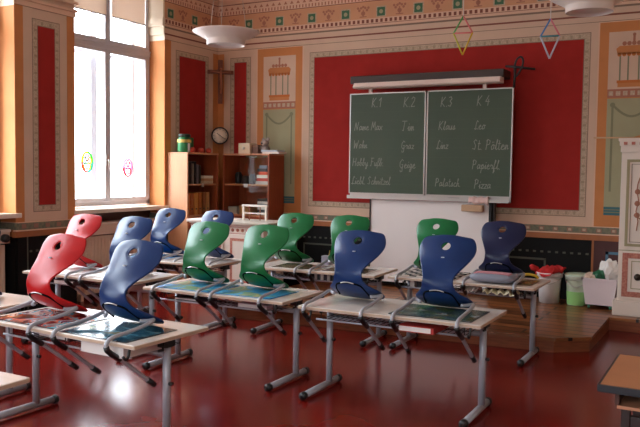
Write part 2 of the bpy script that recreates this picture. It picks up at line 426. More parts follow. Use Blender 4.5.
for (a, b) in piers:
    e = (0 if a == YB else 1, 0 if b == D else 1)
    wrap(da, a, b, 0, .845, .02, BLACKD, (0, 0)); wrap(mo, a, b, .842, .905, .05, MOULD, e); wrap(mo, a, b, .905, .918, .04, PINKB, e); wrap(mo, a, b, .918, .992, .026, STRIP, (0, 0)); wrap(mo, a, b, .992, 1.0, .03, PINKB, (0, 0))
    u = a + .08
    while u < b - .05:
        mo.box(L + .026, L + .0275, u - .03, u + .03, .932, .978, STRIPD); u += .16
    da.box(L + .02, L + .024, a + .12, a + .135, .05, .845, GREYL)
    u = a + .17
    while u < b - .03:
        da.box(L + .02, L + .026, u - .016, u + .016, .668, .69, GREYL); u += .085
    # moulded cornice of each pier
    for z0, z1, p in ((3.304, 3.36, .012), (3.36, 3.39, .03), (3.445, 3.475, .035), (3.53, 3.58, .05)):
        if b < 7: wrap(mo, a, b, z0, z1, p, PINKB, e)
for a, b in NICHES:
    for y in (a, b):   # dado wraps the niche side
        y0, y1 = (y, y + .02) if y == a else (y - .02, y)
        da.box(L - .26, L, y0, y1, 0, .845, BLACKD); mo.box(L - .26, L + .02, y0, y1 + (.01 if y == a else 0), .845, .918, MOULD); mo.box(L - .26, L, y0, y1, .918, .992, STRIP)
    da.box(L - .26, L - .245, a, b, .0, 1.06, BROWNB)
struct(da.obj('dado_pattern', wall_left)); struct(mo.obj('dado_moulding', wall_left))
co = MB()
for z0, z1, p in ((3.955, 4.0, .03), (4.0, 4.08, .07), (4.08, 4.16, .12), (4.16, 4.28, .2), (4.28, ZC, .26)):
    co.box(L, XR, D - p, D, z0, z1, PINKB)
struct(co.obj('cornice', wall_front))
co = MB()
for z0, z1, p in ((3.955, 4.0, .03), (4.0, 4.08, .07), (4.08, ZC, .12)):
    co.box(L, L + p, 7.925, D, z0, z1, PINKB)
    for a, b in piers[1:]: co.box(L, L + p, a, b, z0, z1, PINKB)
for z0, z1, p in ((3.36, 3.47, .02), (3.47, 3.58, .045), (3.58, 3.95, .03), (3.95, 4.12, .06)): co.box(L - .26, L + .001, 7.925 - p, 7.926, z0, z1, CREAM)
struct(co.obj('cornice', wall_left))

# windows --------------------------------------------------------------
PANE = glass_mat('window_glass', (.97, .99, .98))
BLIND = translucent_mat('blind_cloth', (214, 196, 182), .35)
for wi, (a, b) in enumerate(NICHES):
    W = struct(empty('window_%d' % (wi + 1), (0, 0, 0)), 'tall white double casement window')
    X = L - .26; f = MB(); c = (a + b) / 2
    x0, x1 = X - .06, X
    f.box(x0, x1, a, a + .075, ZW0 + .02, ZW1, WHITEF); f.box(x0, x1, b - .05, b, ZW0 + .02, ZW1, WHITEF)
    f.box(x0, x1, a, b, ZW0 + .02, ZW0 + .07, WHITEF); f.box(x0, x1, a, b, ZW1 - .06, ZW1, WHITEF)
    f.box(x0, x1 + .015, a, b, 3.075, 3.145, WHITEF); f.box(x0, x1 + .025, a, b, 3.13, 3.15, WHITEF)
    struct(f.obj('window_frame', W, bevel=.004))
    for z0, z1 in ((ZW0 + .07, 3.075), (3.15, ZW1 - .06)):
        for y0, y1 in ((a + .075, c), (c, b - .05)):
            s = MB(); w = .045; xs0, xs1 = X - .045, X + .012
            s.box(xs0, xs1, y0, y0 + w, z0, z1, WHITEF); s.box(xs0, xs1, y1 - w, y1, z0, z1, WHITEF); s.box(xs0, xs1, y0 + w, y1 - w, z0, z0 + w, WHITEF); s.box(xs0, xs1, y0 + w, y1 - w, z1 - w, z1, WHITEF)
            so = struct(s.obj('sash_frame', W, bevel=.004))
            struct(MB().box(X - .02, X - .014, y0 + w, y1 - w, z0 + w, z1 - w, PANE).obj('pane', so))
    # outer casement of the double window
    g = MB(); xo0, xo1 = L - .53, L - .49
    for y0, y1 in ((a + .04, c), (c, b - .04)):
        for z0, z1 in ((ZW0 + .04, 3.06), (3.16, ZW1 - .04)):
            w = .05; g.box(xo0, xo1, y0, y0 + w, z0, z1, WHITEF); g.box(xo0, xo1, y1 - w, y1, z0, z1, WHITEF); g.box(xo0, xo1, y0 + w, y1 - w, z0, z0 + w, WHITEF); g.box(xo0, xo1, y0 + w, y1 - w, z1 - w, z1, WHITEF)
    struct(g.obj('outer_casement_frame', W))
    h = MB(); h.box(X + .012, X + .022, c - .035, c - .005, 1.62, 1.76, ALU); h.tube([(X + .022, c - .02, 1.69), (X + .05, c - .02, 1.69), (X + .05, c - .02, 1.58)], .008, ALU)
    struct(h.obj('window_handle', W))
    struct(MB().box(L - .26, L + .03, a + .003, b - .003, 1.055, 1.095, SILLM).box(L + .03, L + .045, a - .04, b + .04, 1.05, 1.1, SILLM).obj('window_sill', W, bevel=.004))
    if wi == 0:
        for y0, y1, lab in ((a + .125, c - .03, 'half lowered beige roller blind in the upper pane beside the wall pillar'), (c + .06, b - .115, 'half lowered beige roller blind in the upper pane nearer the blackboard wall')):
            r = empty('roller_blind', (X + .02, (y0 + y1) / 2, 4.03)); hw = (y1 - y0) / 2
            tag(r, lab, 'blind', 'roller blinds in the upper window lights')
            MB().box(-.002, .002, -hw, hw, -.54, 0, BLIND).obj('cloth', r)
            MB().tube([(0.004, -hw, -.545), (0.004, hw, -.545)], .009, WHITEF).obj('bottom_bar', r)
            MB().tube([(0.0, -hw, 0.0), (0.0, hw, 0.0)], .018, WHITEF).obj('roller', r)
for k, (a, b) in enumerate(FILLW):
    f = MB(); y0, y1 = YB - .2, YB - .12
    for u0_, u1_, z0, z1 in ((a, a + .06, 1.1, 3.9), (b - .06, b, 1.1, 3.9), ((a + b) / 2 - .05, (a + b) / 2 + .05, 1.1, 3.9), (a, b, 1.1, 1.17), (a, b, 3.84, 3.9), (a, b, 3.02, 3.1)): f.box(u0_, u1_, y0, y1, z0, z1, WHITEF)
    W = struct(f.obj('window_%d' % (5 + k)), 'assumed white window added behind the viewer for fill light'); struct(MB().box(a + .06, b - .06, YB - .165, YB - .16, 1.17, 3.84, PANE).obj('pane', W))
# window pictures
def rosette(name, y, z, cols, lab, r=.1, sy=.8):
    m = MB(); X = L - .26 + .0125 - .025
    for k in range(3):
        pass
    n = 28; pts = [(X, y + r * sy * math.cos(2 * PI * i / n), z + r * 1.15 * math.sin(2 * PI * i / n)) for i in range(n)]
    for q in range(4): m.tube(pts[q * 7:q * 7 + 8] if q < 3 else pts[21:] + pts[:1], .013, cols[q % len(cols)], 6)
    for q in range(5):
        a = 2 * PI * q / 5 + .3; cy, cz = y + r * sy * .5 * math.cos(a), z + r * .55 * math.sin(a)
        m.tube([(X, cy + r * sy * .33 * math.cos(2 * PI * i / 10), cz + r * .38 * math.sin(2 * PI * i / 10)) for i in range(10)], .009, cols[(q + 1) % len(cols)], 6, closed=True)
    return tag(m.obj(name), lab, 'window picture')
gc = [translucent_mat('sticker_green', (90, 200, 90), .8), translucent_mat('sticker_yellow', (230, 220, 80), .8), translucent_mat('sticker_red', (240, 100, 80), .8), translucent_mat('sticker_teal', (60, 180, 160), .8)]
pc = [translucent_mat('sticker_pink', (236, 150, 160), .8), translucent_mat('sticker_lilac', (200, 170, 220), .8), gc[2]]
rosette('window_sticker', 6.81, 1.66, gc, 'round green and yellow flower picture stuck on the window pane', .105)
rosette('window_sticker', 7.52, 1.6, pc, 'round pink and lilac heart picture stuck on the window pane', .1)
m = MB(); X = L - .2725
for cy, cz in ((7.30, 1.56), (7.38, 1.575)):
    m.tube([(X, cy + .03 * math.cos(2 * PI * i / 10), cz + .06 * math.sin(2 * PI * i / 10)) for i in range(10)], .006, pc[1], 6, closed=True)
m.tube([(X, 7.285, 1.6), (X, 7.285, 1.8)], .008, mat('sticker_brown', (120, 70, 50), .5), 6); m.tube([(X, 7.285, 1.79), (X, 7.32, 1.78), (X, 7.325, 1.68)], .008, mat('sticker_brown', (120, 70, 50), .5), 6)
tag(m.obj('window_sticker'), 'small lilac loops drawn on the pane next to the middle window post', 'window picture')

# radiators under the windows
RADM = mat('radiator_enamel', (224, 196, 172), .45)
def radiator(y0, y1, lab, knob):
    r = empty('radiator', (L - .14, (y0 + y1) / 2, .06)); h = (y1 - y0) / 2; tag(r, lab, 'radiator', 'radiators in the window niches')
    m = MB(); n = int(2 * h / .055)
    m.box(-.03, .04, -h, h, 0, .7, RADM)
    for i in range(n):
        y = -h + (i + .5) * 2 * h / n; m.box(.04, .05, y - .018, y + .018, .02, .68, RADM)
    m.obj('ribbed_panel', r, bevel=.004)
    MB().box(-.06, .1, -h - .02, h + .02, .72, .84, RADM).box(-.07, .115, -h - .02, h + .02, .84, .87, SILLM).obj('top_cover', r, bevel=.006)
    MB().box(-.06, .08, -h + .1, -h + .14, -.06, .02, RADM).box(-.06, .08, h - .14, h - .1, -.06, .02, RADM).box(-.04, .03, -h + .05, -h + .09, .68, .74, RADM).box(-.04, .03, h - .09, h - .05, .68, .74, RADM).obj('bracket', r)
    if knob:
        MB().lathe([(.035, 0), (.045, .01), (.045, .05), (.03, .07)], BLK, Matrix.Translation((.115, h - .08, .78)) @ Matrix.Rotation(PI / 2, 4, 'Y')).obj('thermostat_knob', r)
radiator(6.40, 7.88, 'beige ribbed radiator under the window with the roller blinds', False)
radiator(4.03, 5.47, 'beige radiator with black thermostat knob behind the wall pillar', True)

# platform ---------------------------------------------------------------
ring = [(-4.9, 6.66), (-1.4, 6.9), (-1.13, 7.12), (-1.12, 8.22), (XR, 8.22), (XR, D - .03), (-4.9, D - .03)]
PLATF = MB().prism(ring, 0, PLAT - .03, mat('platform_riser', (140, 78, 50), .45, spec=.25, noise=.3, nscale=6, stretch=(1, 1, 10)))
PLATF.prism([(x + (0.02 if i in (1, 2) else 0), y - (.02 if i in (0, 1, 2, 3, 4) else 0)) for i, (x, y) in enumerate(ring)], PLAT - .03, PLAT, PLANK)
platform = PLATF.obj('teaching_platform'); tag(platform, 'low brown wooden plank platform under the blackboard', 'platform')

# ------------------------------------------------------------------ camera, world
cam_f, yaw, pit, rol, H = 761.5, .503, -.057, .013, 1.6
d = Vector((-math.sin(yaw) * math.cos(pit), math.cos(yaw) * math.cos(pit), math.sin(pit)))
r0 = Vector((math.cos(yaw), math.sin(yaw), 0)); u0 = r0.cross(d)
r = math.cos(rol) * r0 + math.sin(rol) * u0; u = -math.sin(rol) * r0 + math.cos(rol) * u0
cam = bpy.data.cameras.new('camera'); co_ = bpy.data.objects.new('camera', cam); C.objects.link(co_)
Mx = Matrix((r, u, -d)).transposed().to_4x4(); Mx.translation = (0, 0, H); co_.matrix_world = Mx
cam.sensor_width = 36; cam.lens = cam_f * 36 / 640; cam.clip_start = .05
bpy.context.scene.camera = co_
w = bpy.data.worlds.new('world'); bpy.context.scene.world = w; w.use_nodes = True
bg = w.node_tree.nodes['Background']; bg.inputs[1].default_value = 1
_g = w.node_tree.nodes.new('ShaderNodeTexCoord'); _sx = w.node_tree.nodes.new('ShaderNodeSeparateXYZ'); _rp = w.node_tree.nodes.new('ShaderNodeValToRGB')
_rp.color_ramp.elements[0].position = .0; _rp.color_ramp.elements[0].color = (3.9, 4.1, 4.5, 1); _rp.color_ramp.elements[1].position = .75; _rp.color_ramp.elements[1].color = (16.6, 18, 20.2, 1)
_e = _rp.color_ramp.elements.new(.22); _e.color = (6.7, 7.2, 8.0, 1)
w.node_tree.links.new(_g.outputs['Generated'], _sx.inputs[0]); w.node_tree.links.new(_sx.outputs['Z'], _rp.inputs[0]); w.node_tree.links.new(_rp.outputs[0], bg.inputs[0])
for i, (a, b) in enumerate(NICHES):
    l = bpy.data.lights.new('window_portal', 'AREA'); l.shape = 'RECTANGLE'; l.size = ZW1 - ZW0; l.size_y = b - a; l.cycles.is_portal = True
    o = bpy.data.objects.new('window_portal', l); C.objects.link(o); o.location = (L - .56, (a + b) / 2, (ZW0 + ZW1) / 2); o.rotation_euler = (0, -PI / 2, 0)
for a, b in FILLW:  # portals of the added rear windows
    l = bpy.data.lights.new('window_portal', 'AREA'); l.shape = 'RECTANGLE'; l.size = b - a; l.size_y = 2.8; l.cycles.is_portal = True
    o = bpy.data.objects.new('window_portal', l); C.objects.link(o); o.location = ((a + b) / 2, YB - .31, 2.5); o.rotation_euler = (PI / 2, 0, 0)
sc = bpy.context.scene
sc.view_settings.view_transform = 'Standard'; sc.view_settings.look = 'None'; sc.view_settings.gamma = 1; sc.view_settings.exposure = 0.85
sc.cycles.max_bounces = 10; sc.cycles.diffuse_bounces = 6; sc.cycles.glossy_bounces = 4; sc.cycles.transparent_max_bounces = 16
sc.cycles.caustics_reflective = False; sc.cycles.caustics_refractive = False; sc.cycles.sample_clamp_indirect = 8
# ------------------------------------------------------------------ school table
TW, TD, TZ = 1.31, .617, .651
def make_table(label):
    t = empty('school_table'); tag(t, label, 'table', 'two-seat school tables')
    m = MB().rbox(-TW / 2, TW / 2, -TD / 2, TD / 2, TZ - .024, TZ, .008, TTOP)
    top = m.obj('tabletop', t, bevel=.003)
    e = MB(); e.rbox(-TW / 2 - .002, TW / 2 + .002, -TD / 2 - .002, TD / 2 + .002, TZ - .019, TZ - .004, .009, TEDGE); e.obj('edge_band', top)
    for s in (-1, 1):
        x = s * (TW / 2 - .081)
        lg = MB().tube([(x, .03, .04), (x, .03, TZ - .03)], .024, STEEL, 14).obj('leg', t)
        MB().box(x - .02, x + .02, -.2, .24, TZ - .045, TZ - .022, STEELD).obj('top_bracket', lg, bevel=.004)
        MB().tube([(x + .02, .03, .36), (x + .045, .03, .36)], .012, BLK, 8).obj('height_screw', lg)
        ft = MB().tube([(x, -.37, .034), (x, .19, .034)], .024, STEEL, 14).obj('foot', t)
        for y0, y1 in ((-.375, -.34), (.16, .195)): MB().tube([(x, y0, .032), (x, y1, .032)], .0285, BLK, 14).obj('end_cap', ft)
        hk = MB().tube(smooth_path([(x + .0, -.26, TZ - .02), (x, -.27, TZ - .07), (x, -.29, TZ - .09), (x, -.31, TZ - .07)], 3), .008, BLK, 8)
        hk.obj('bag_hook', t)
        MB().rbox(x - .034, x + .034, -.02, .075, TZ - .075, TZ - .03, .015, BLK).tube([(x + s * .03, -.03, TZ - .03), (x + s * .03, -.035, TZ - .085), (x + s * .03, -.07, TZ - .08)], .008, BLK, 8).obj('corner_clip', t)
    MB().tube([(-TW / 2 + .08, .03, TZ - .125), (TW / 2 - .08, .03, TZ - .125)], .019, STEEL, 12).obj('crossbar', t)
    b = MB(); z = TZ - .098; x1 = .52
    for i in range(27):
        x = -x1 + 2 * x1 * i / 26; b.tube([(x, -.21, z), (x, .2, z), (x, .215, TZ - .03)], .0026, WIRE, 5)
    for y in (-.21, -.07, .07, .2): b.tube([(-x1, y, z), (x1, y, z)], .0032, WIRE, 5)
    for x in (-x1, 0, x1): b.tube([(x, -.21, z), (x, -.21, TZ - .025)], .004, WIRE, 5)
    b.tube([(-x1, .215, TZ - .03), (x1, .215, TZ - .03)], .004, WIRE, 5)
    bk = b.obj('wire_mesh_basket', t)
    MB().tube([(-x1 - .03, -.225, z), (x1 + .03, -.225, z)], .007, STEEL, 8).obj('front_rod', bk)
    return t
TABLES = {}
tproto = None
def place_table(key, x, y, a, label):
    global tproto
    if tproto is None: tproto = make_table(label); o = tproto
    else: o = copy_tree(tproto)
    o.location = (x, y, 0); o.rotation_euler = (0, 0, a); o['label'] = label; TABLES[key] = (x, y, a); return o
place_table('T1', -3.43, 3.375, -.045, 'pale school table carrying one red and one blue chair on glossy pads, in front')
place_table('T2', -3.49, 4.92, 0, 'pale school table with blue world map pads under two green chairs')
place_table('T3', -2.027, 4.877, .01, 'pale school table carrying two blue chairs, one on a dark landscape pad')
place_table('T4', -5.02, 5.03, 0, 'pale school table by the window carrying one red and one blue chair')
place_table('T5', -5.16, 6.3, 0, 'pale school table carrying two blue chairs in front of the white cabinet')
place_table('T6', -3.53, 6.5, .06, 'pale school table with a brown map pad under two green chairs')
place_table('T7', -2.1, 6.6, 0, 'pale school table with checked mat and grey pouch beside the platform edge')
place_table('T0', -4.98, 3.52, 0, 'pale school table cut by the picture edge, carrying one hidden navy chair')
place_table('T8', -3.42, 2.03, 0, 'pale school table of which only one bare corner shows')
def on(key, lx, ly):
    x, y, a = TABLES[key]; return (x + math.cos(a) * lx - math.sin(a) * ly, y + math.sin(a) * lx + math.cos(a) * ly)

# ------------------------------------------------------------------ chairs hung on the tables
ST = [  # half width, y, z, edge dy, edge dz along the middle of the shell (top of back -> front of seat)
    (.105, .425, .512, .02, -.022), (.150, .418, .504, .03, -.012), (.180, .405, .485, .035, -.004), (.200, .372, .44, .045, 0), (.200, .338, .395, .055, 0), (.176, .305, .345, .04, 0), (.138, .268, .295, .005, 0),
    (.110, .236, .250, -.015, 0), (.108, .218, .212, -.008, 0), (.118, .212, .172, .012, 0), (.142, .224, .132, .024, .010), (.170, .252, .098, .028, .022),
    (.193, .300, .068, .015, .032), (.200, .362, .042, .002, .034), (.198, .420, .024, -.006, .028), (.182, .466, .014, -.018, .016), (.14, .490, .011, -.02, .007), (.09, .499, .010, -.012, .002)]
def shell_mesh(m, rim):
    path = smooth_path([Vector((s[1], s[2], s[0])) for s in ST], 4); ed = smooth_path([Vector((s[3], s[4], 0)) for s in ST], 4)
    # keep near constant spacing along the profile
    NU = 28; rows = []
    def P(i, uu):
        y, z, hw = path[i]; dy, dz, _ = ed[i]; q = abs(uu) ** 2.2
        return Vector((hw * uu, y + dy * q, z + dz * q))
    n = len(path); verts = [P(i, -1 + 2 * j / NU) for i in range(n) for j in range(NU + 1)]
    s = [0]
    for i in range(1, n): s.append(s[-1] + math.hypot(path[i][0] - path[i - 1][0], path[i][1] - path[i - 1][1]))
    ih = min(range(n), key=lambda i: abs(path[i][1] - .44)); sh = s[ih]; R = .037
    key = [(path[i][2] * (-1 + 2 * j / NU), s[i] - sh) for i in range(n) for j in range(NU + 1)]
    faces = []
    for i in range(n - 1):
        for j in range(NU):
            f = (i * (NU + 1) + j, i * (NU + 1) + j + 1, (i + 1) * (NU + 1) + j + 1, (i + 1) * (NU + 1) + j)
            cx = sum(key[k][0] for k in f) / 4; cs = sum(key[k][1] for k in f) / 4
            if math.hypot(cx, cs) < R: continue
            faces.append(f)
    cnt = {}
    for f in faces:
        for a, b in zip(f, f[1:] + f[:1]): cnt[frozenset((a, b))] = cnt.get(frozenset((a, b)), 0) + 1
    hb = set()
    for e, c in cnt.items():
        if c == 1:
            for k in e:
                if math.hypot(*key[k]) < R * 1.9: hb.add(k)
    def surf(x, sv):
        sv += sh; i = max(k for k in range(n) if s[k] <= sv); t = (sv - s[i]) / (s[i + 1] - s[i])
        def at(i): return P(i, x / path[i][2])
        return at(i).lerp(at(i + 1), t)
    for k in hb:
        x, q = key[k]; dd = math.hypot(x, q) or 1e-6; verts[k] = surf(x / dd * R, q / dd * R)
    used = sorted({k for f in faces for k in f}); ix = {k: i for i, k in enumerate(used)}
    mb = MB(); mb.add([verts[k] for k in used], [tuple(ix[k] for k in f) for f in faces], m, None, True)
    ring = [surf(R * math.cos(2 * PI * i / 24), R * math.sin(2 * PI * i / 24)) for i in range(24)]
    return mb, ring
def make_chair(m, rim, label):
    t = empty('school_chair'); tag(t, label, 'chair', 'school chairs hung on the tables')
    mb, ring = shell_mesh(m, rim)
    sh = mb.obj('seat_shell', t); mo = sh.modifiers.new('thickness', 'SOLIDIFY'); mo.thickness = .013; mo.offset = 0
    sd = sh.modifiers.new('smooth', 'SUBSURF'); sd.levels = 1; sd.render_levels = 1
    MB().tube(ring, .0062, m, 8, closed=True).obj('grip_hole_rim', sh)
    MB().box(-.01, .01, .300, .312, .368, .374, rim).obj('maker_mark', sh)
    for s in (-1, 1):
        pts = smooth_path([(s * .232, .3, -.295), (s * .229, .16, -.185), (s * .225, .05, -.1), (s * .221, -.012, -.06), (s * .219, -.033, -.025), (s * .218, -.022, .004), (s * .217, .02, .021), (s * .216, .12, .03), (s * .216, .22, .042), (s * .215, .29, .056), (s * .209, .33, .066), (s * .192, .335, .062), (s * .165, .31, .058), (s * .145, .285, .06)], 5)
        tb = MB().tube(pts, .0125, STEEL, 12).obj('side_tube', t)
        c = [p for p in pts if p.y < .09 and p.z < -.0 ]
        MB().tube([Vector((s * .226, .06, -.107)), Vector((s * .222, .0, -.066)), Vector((s * .22, -.026, -.042)), Vector((s * .219, -.033, -.02))], .0165, BLK, 12).obj('table_guard', tb)
        MB().tube([Vector((s * .233, .315, -.307)), Vector((s * .231, .26, -.265))], .0165, BLK, 12).obj('end_cap', tb)
    br = MB().tube(smooth_path([(-0.12, 0.33, 0.05), (-0.112, 0.264, 0.1), (-0.094, 0.222, 0.136), (-0.055, 0.206, 0.151), (0, 0.202, 0.157), (0.055, 0.206, 0.151), (0.094, 0.222, 0.136), (0.112, 0.264, 0.1), (0.12, 0.33, 0.05)], 4), .006, mat('black_matte', (14, 14, 15), .9, spec=.1), 8).obj('seat_bracket', t)
    MB().tube(smooth_path([(-.05, .199, .154), (-.025, .195, .16), (0, .194, .162), (.025, .195, .16), (.05, .199, .154)], 3), .004, ALU, 8).obj('spring_plate', br)
    return t
CH = {'red': mat('chair_red', (186, 20, 24), .36, noise=.06, nscale=20, spec=.3), 'blue': mat('chair_blue', (24, 52, 102), .3, noise=.06, nscale=20, spec=.35), 'navy': mat('chair_navy', (22, 30, 66), .3, spec=.45),
      'green': mat('chair_green', (12, 108, 56), .34, noise=.06, nscale=20, spec=.45)}
RIM = mat('chair_mark', (200, 200, 205), .5); protos = {}
def place_chair(kind, key, wx, label, dy=0, rz=0):
    if kind not in protos: protos[kind] = make_chair(CH[kind], RIM, label); o = protos[kind]
    else: o = copy_tree(protos[kind])
    x, y, a = TABLES[key]; lx = wx - x; px, py = on(key, lx, -TD / 2)
    o.location = (px, py + dy, TZ + .001); o.rotation_euler = (0, 0, a + rz); o['label'] = label; return o
place_chair('red', 'T1', -3.815, 'large red chair hung on the front table beside a blue chair', rz=.0)
place_chair('blue', 'T1', -3.165, 'large blue chair hung on the front table beside the red chair', rz=-.02)
place_chair('red', 'T4', -5.31, 'small red chair against the window radiator, behind the larger red one')
place_chair('blue', 'T4', -4.705, 'blue chair in front of the radiator, beside the small red chair')
place_chair('blue', 'T5', -5.40, 'glossy blue chair on a sky blue mat in front of the shelf', dy=.05)
place_chair('blue', 'T5', -4.77, 'blue chair half hidden behind a green chair, before the white cabinet', dy=.05)
place_chair('green', 'T2', -3.80, 'green chair on the world map table, nearer the window', dy=0)
place_chair('green', 'T2', -3.235, 'green chair on the world map table, nearer the blackboard')
place_chair('green', 'T6', -3.89, 'green chair in the row before the platform, in front of the small red wall panel')
place_chair('green', 'T6', -3.295, 'green chair half hidden behind a blue chair, in front of the black dado')
place_chair('blue', 'T3', -2.398, 'blue chair on bare tabletop in front of the white panel', rz=.0)
place_chair('blue', 'T3', -1.735, 'blue chair on the dark landscape pad in front of the white panel')
place_chair('green', 'T7', -2.44, 'green chair above the checked mat, framed by the white panel')
place_chair('navy', 'T7', -1.83, 'dark navy chair behind the grey pouch, beside the bins', dy=.03)
place_chair('navy', 'T0', -4.79, 'navy chair of which only the seat tip shows beside the pillar')

# ------------------------------------------------------------------ mats and papers on the tables
MAPM = voronoi_mat('print_world_map', [(64, 156, 206), (76, 172, 220), (84, 166, 206), (120, 160, 120), (190, 172, 120), (110, 156, 130)], 4, .3)
POST = voronoi_mat('print_colourful_poster', [(48, 30, 34), (150, 40, 36), (208, 120, 96), (90, 170, 190), (228, 200, 190), (96, 60, 110)], 9, .12)
LAND = voronoi_mat('print_landscape', [(44, 54, 52), (84, 110, 128), (76, 104, 56), (120, 106, 80), (140, 152, 160)], 6, .2, stretch=(1, 2, 1))
GLAC = voronoi_mat('print_mountain', [(40, 76, 92), (62, 110, 130), (96, 136, 150), (126, 120, 92)], 5, .1, stretch=(1, 2, 1))
BROWNMAP = voronoi_mat('print_brown_map', [(92, 74, 62), (120, 98, 80), (150, 110, 80), (84, 104, 78)], 6, .25)
SKYM = voronoi_mat('print_sky', [(30, 120, 196), (70, 164, 220), (206, 224, 234)], 5, .2)
PAPER = mat('paper_white', (236, 230, 224), .5)
def pad(name, key, x0, x1, y0, y1, m, label, cat, border=None, group=None, h=.003):
    tx, ty, a = TABLES[key]; cx, cy = (x0 + x1) / 2, (y0 + y1) / 2
    px, py = on(key, cx - tx, cy - ty); w, dd = (x1 - x0) / 2, (y1 - y0) / 2
    o = MB().box(-w, w, -dd, dd, 0, h, border or m)
    if border: o.box(-w + .015, w - .015, -dd + .015, dd - .015, h, h + .0006, m)
    o = o.obj(name, None, (px, py, TZ + .0005), (0, 0, a)); return tag(o, label, cat, group)
WB = mat('pad_border', (40, 46, 52), .25); LB = mat('pad_border_light', (214, 210, 204), .3); BB = mat('pad_border_blue', (40, 132, 190), .2)
pad('desk_pad', 'T1', -4.04, -3.44, 3.10, 3.52, POST, 'glossy desk pad with a colourful printed poster under the red chair', 'desk pad', WB)
pad('desk_pad', 'T1', -3.39, -2.86, 3.085, 3.5, GLAC, 'glossy desk pad with a blue mountain print under the blue chair', 'desk pad', WB)
pad('desk_pad', 'T2', -4.06, -3.53, 4.66, 5.08, MAPM, 'blue world map desk pad under the green chair nearer the window', 'desk pad', BB, 'world map pads')
pad('desk_pad', 'T2', -3.51, -2.97, 4.66, 5.08, MAPM, 'blue world map desk pad under the green chair nearer the blackboard', 'desk pad', BB, 'world map pads')
pad('desk_pad', 'T3', -2.02, -1.45, 4.62, 5.05, LAND, 'dark desk pad with a landscape print under a blue chair', 'desk pad', WB)
pad('desk_pad', 'T6', -4.0, -3.48, 6.24, 6.62, BROWNMAP, 'brown map desk pad under the green chair facing the shelf', 'desk pad', LB, 'brown map pads')
pad('desk_pad', 'T6', -3.45, -2.98, 6.24, 6.62, BROWNMAP, 'brown map desk pad on the table end nearest the white panel', 'desk pad', LB, 'brown map pads')
pad('desk_pad', 'T5', -5.76, -5.2, 6.06, 6.5, SKYM, 'sky blue and white desk pad under the glossy blue chair', 'desk pad', LB)
pad('paper_sheet', 'T4', -5.55, -5.1, 4.8, 5.2, PAPER, 'white glossy sheet on the window table under the small red chair', 'paper')
pad('paper_sheet', 'T4', -4.98, -4.5, 4.8, 5.2, PAPER, 'white glossy sheet on the window table under the blue chair', 'paper')
CHK = bpy.data.materials.new('checked_cloth'); CHK.use_nodes = True
_n = CHK.node_tree; _c = _n.nodes.new('ShaderNodeTexChecker'); _c.inputs['Scale'].default_value = 14; _c.inputs['Color1'].default_value = rgb((214, 200, 190)); _c.inputs['Color2'].default_value = rgb((26, 24, 30))
_t = _n.nodes.new('ShaderNodeTexCoord'); _n.links.new(_t.outputs['Object'], _c.inputs['Vector']); _n.links.new(_c.outputs[0], _n.nodes['Principled BSDF'].inputs['Base Color']); _n.nodes['Principled BSDF'].inputs['Roughness'].default_value = .8
pad('checked_mat', 'T7', -2.72, -2.18, 6.40, 6.9, CHK, 'black and white checked mat under the green chair by the white panel', 'mat', h=.006)
pad('picture_frame_pad', 'T7', -1.63, -1.5, 6.42, 6.78, BROWNMAP, 'small brown printed pad at the table end beside the bins', 'desk pad', mat('pad_border_brown', (120, 90, 62), .4))
# soft pouch
def pouch():
    hw, hd, h = .2, .145, .085; n = 20; k = 12; m = MB(); v = []; f = []
    g = mat('pouch_grey', (140, 142, 156), .7, bump=.3, nscale=30); pk = mat('pouch_pink', (198, 132, 140), .7)
    for i in range(k + 1):
        th = -PI / 2 + PI * i / k
        for j in range(32):
            a = 2 * PI * j / 32; c = math.cos(th) ** .5 if math.cos(th) > 0 else 0
            def se(q, p): return math.copysign(abs(q) ** p, q)
            v.append((hw * c * se(math.cos(a), .45), hd * c * se(math.sin(a), .5), h / 2 + h / 2 * math.sin(th)))
    for i in range(k):
        for j in range(32): f.append((i * 32 + j, i * 32 + (j + 1) % 32, (i + 1) * 32 + (j + 1) % 32, (i + 1) * 32 + j))
    m.add(v, f, g, None, True); o = m.obj('pencil_pouch', None, (-1.83, 6.47, TZ + .001)); tag(o, 'grey soft pencil pouch with pink stripes lying before the navy chair', 'pouch')
    for q in (-.09, -.06, -.03, 0):
        s = MB(); s.tube([(x / 10 * .155, q, h * (.985 - .1 * (x / 10) ** 4) + .002) for x in range(-10, 11)], .006, pk, 6); s.obj('stripe', o)
    MB().tube([(x / 10 * .15, .06, h * (.95 - .1 * (x / 10) ** 4)) for x in range(-10, 11)], .005, BLK, 6).obj('zipper', o)
pouch()
y_ = MB().tube(smooth_path([(-.07, 0, .01), (-.055, -.02, .03), (0, -.03, .04), (.055, -.02, .03), (.07, 0, .01)], 5), .012, mat('strap_yellow', (214, 170, 40), .5), 8).obj('yellow_handle', None, (-1.615, 6.85, TZ + .004))
tag(y_, 'yellow looped handle at the back of the table beside the bins', 'handle')
b_ = MB().rbox(-.045, .045, -.045, .045, 0, .085, .012, mat('cup_lilac', (166, 156, 170), .5)).obj('pencil_cup', None, (-3.62, 6.74, TZ + .001))
tag(b_, 'small square lilac grey cup at the back edge before the black dado', 'cup')
MB().tube([(.0, .01, .02), (.02, .02, .14)], .004, mat('pencil_ochre', (200, 150, 60), .5), 6).obj('pencil', b_)

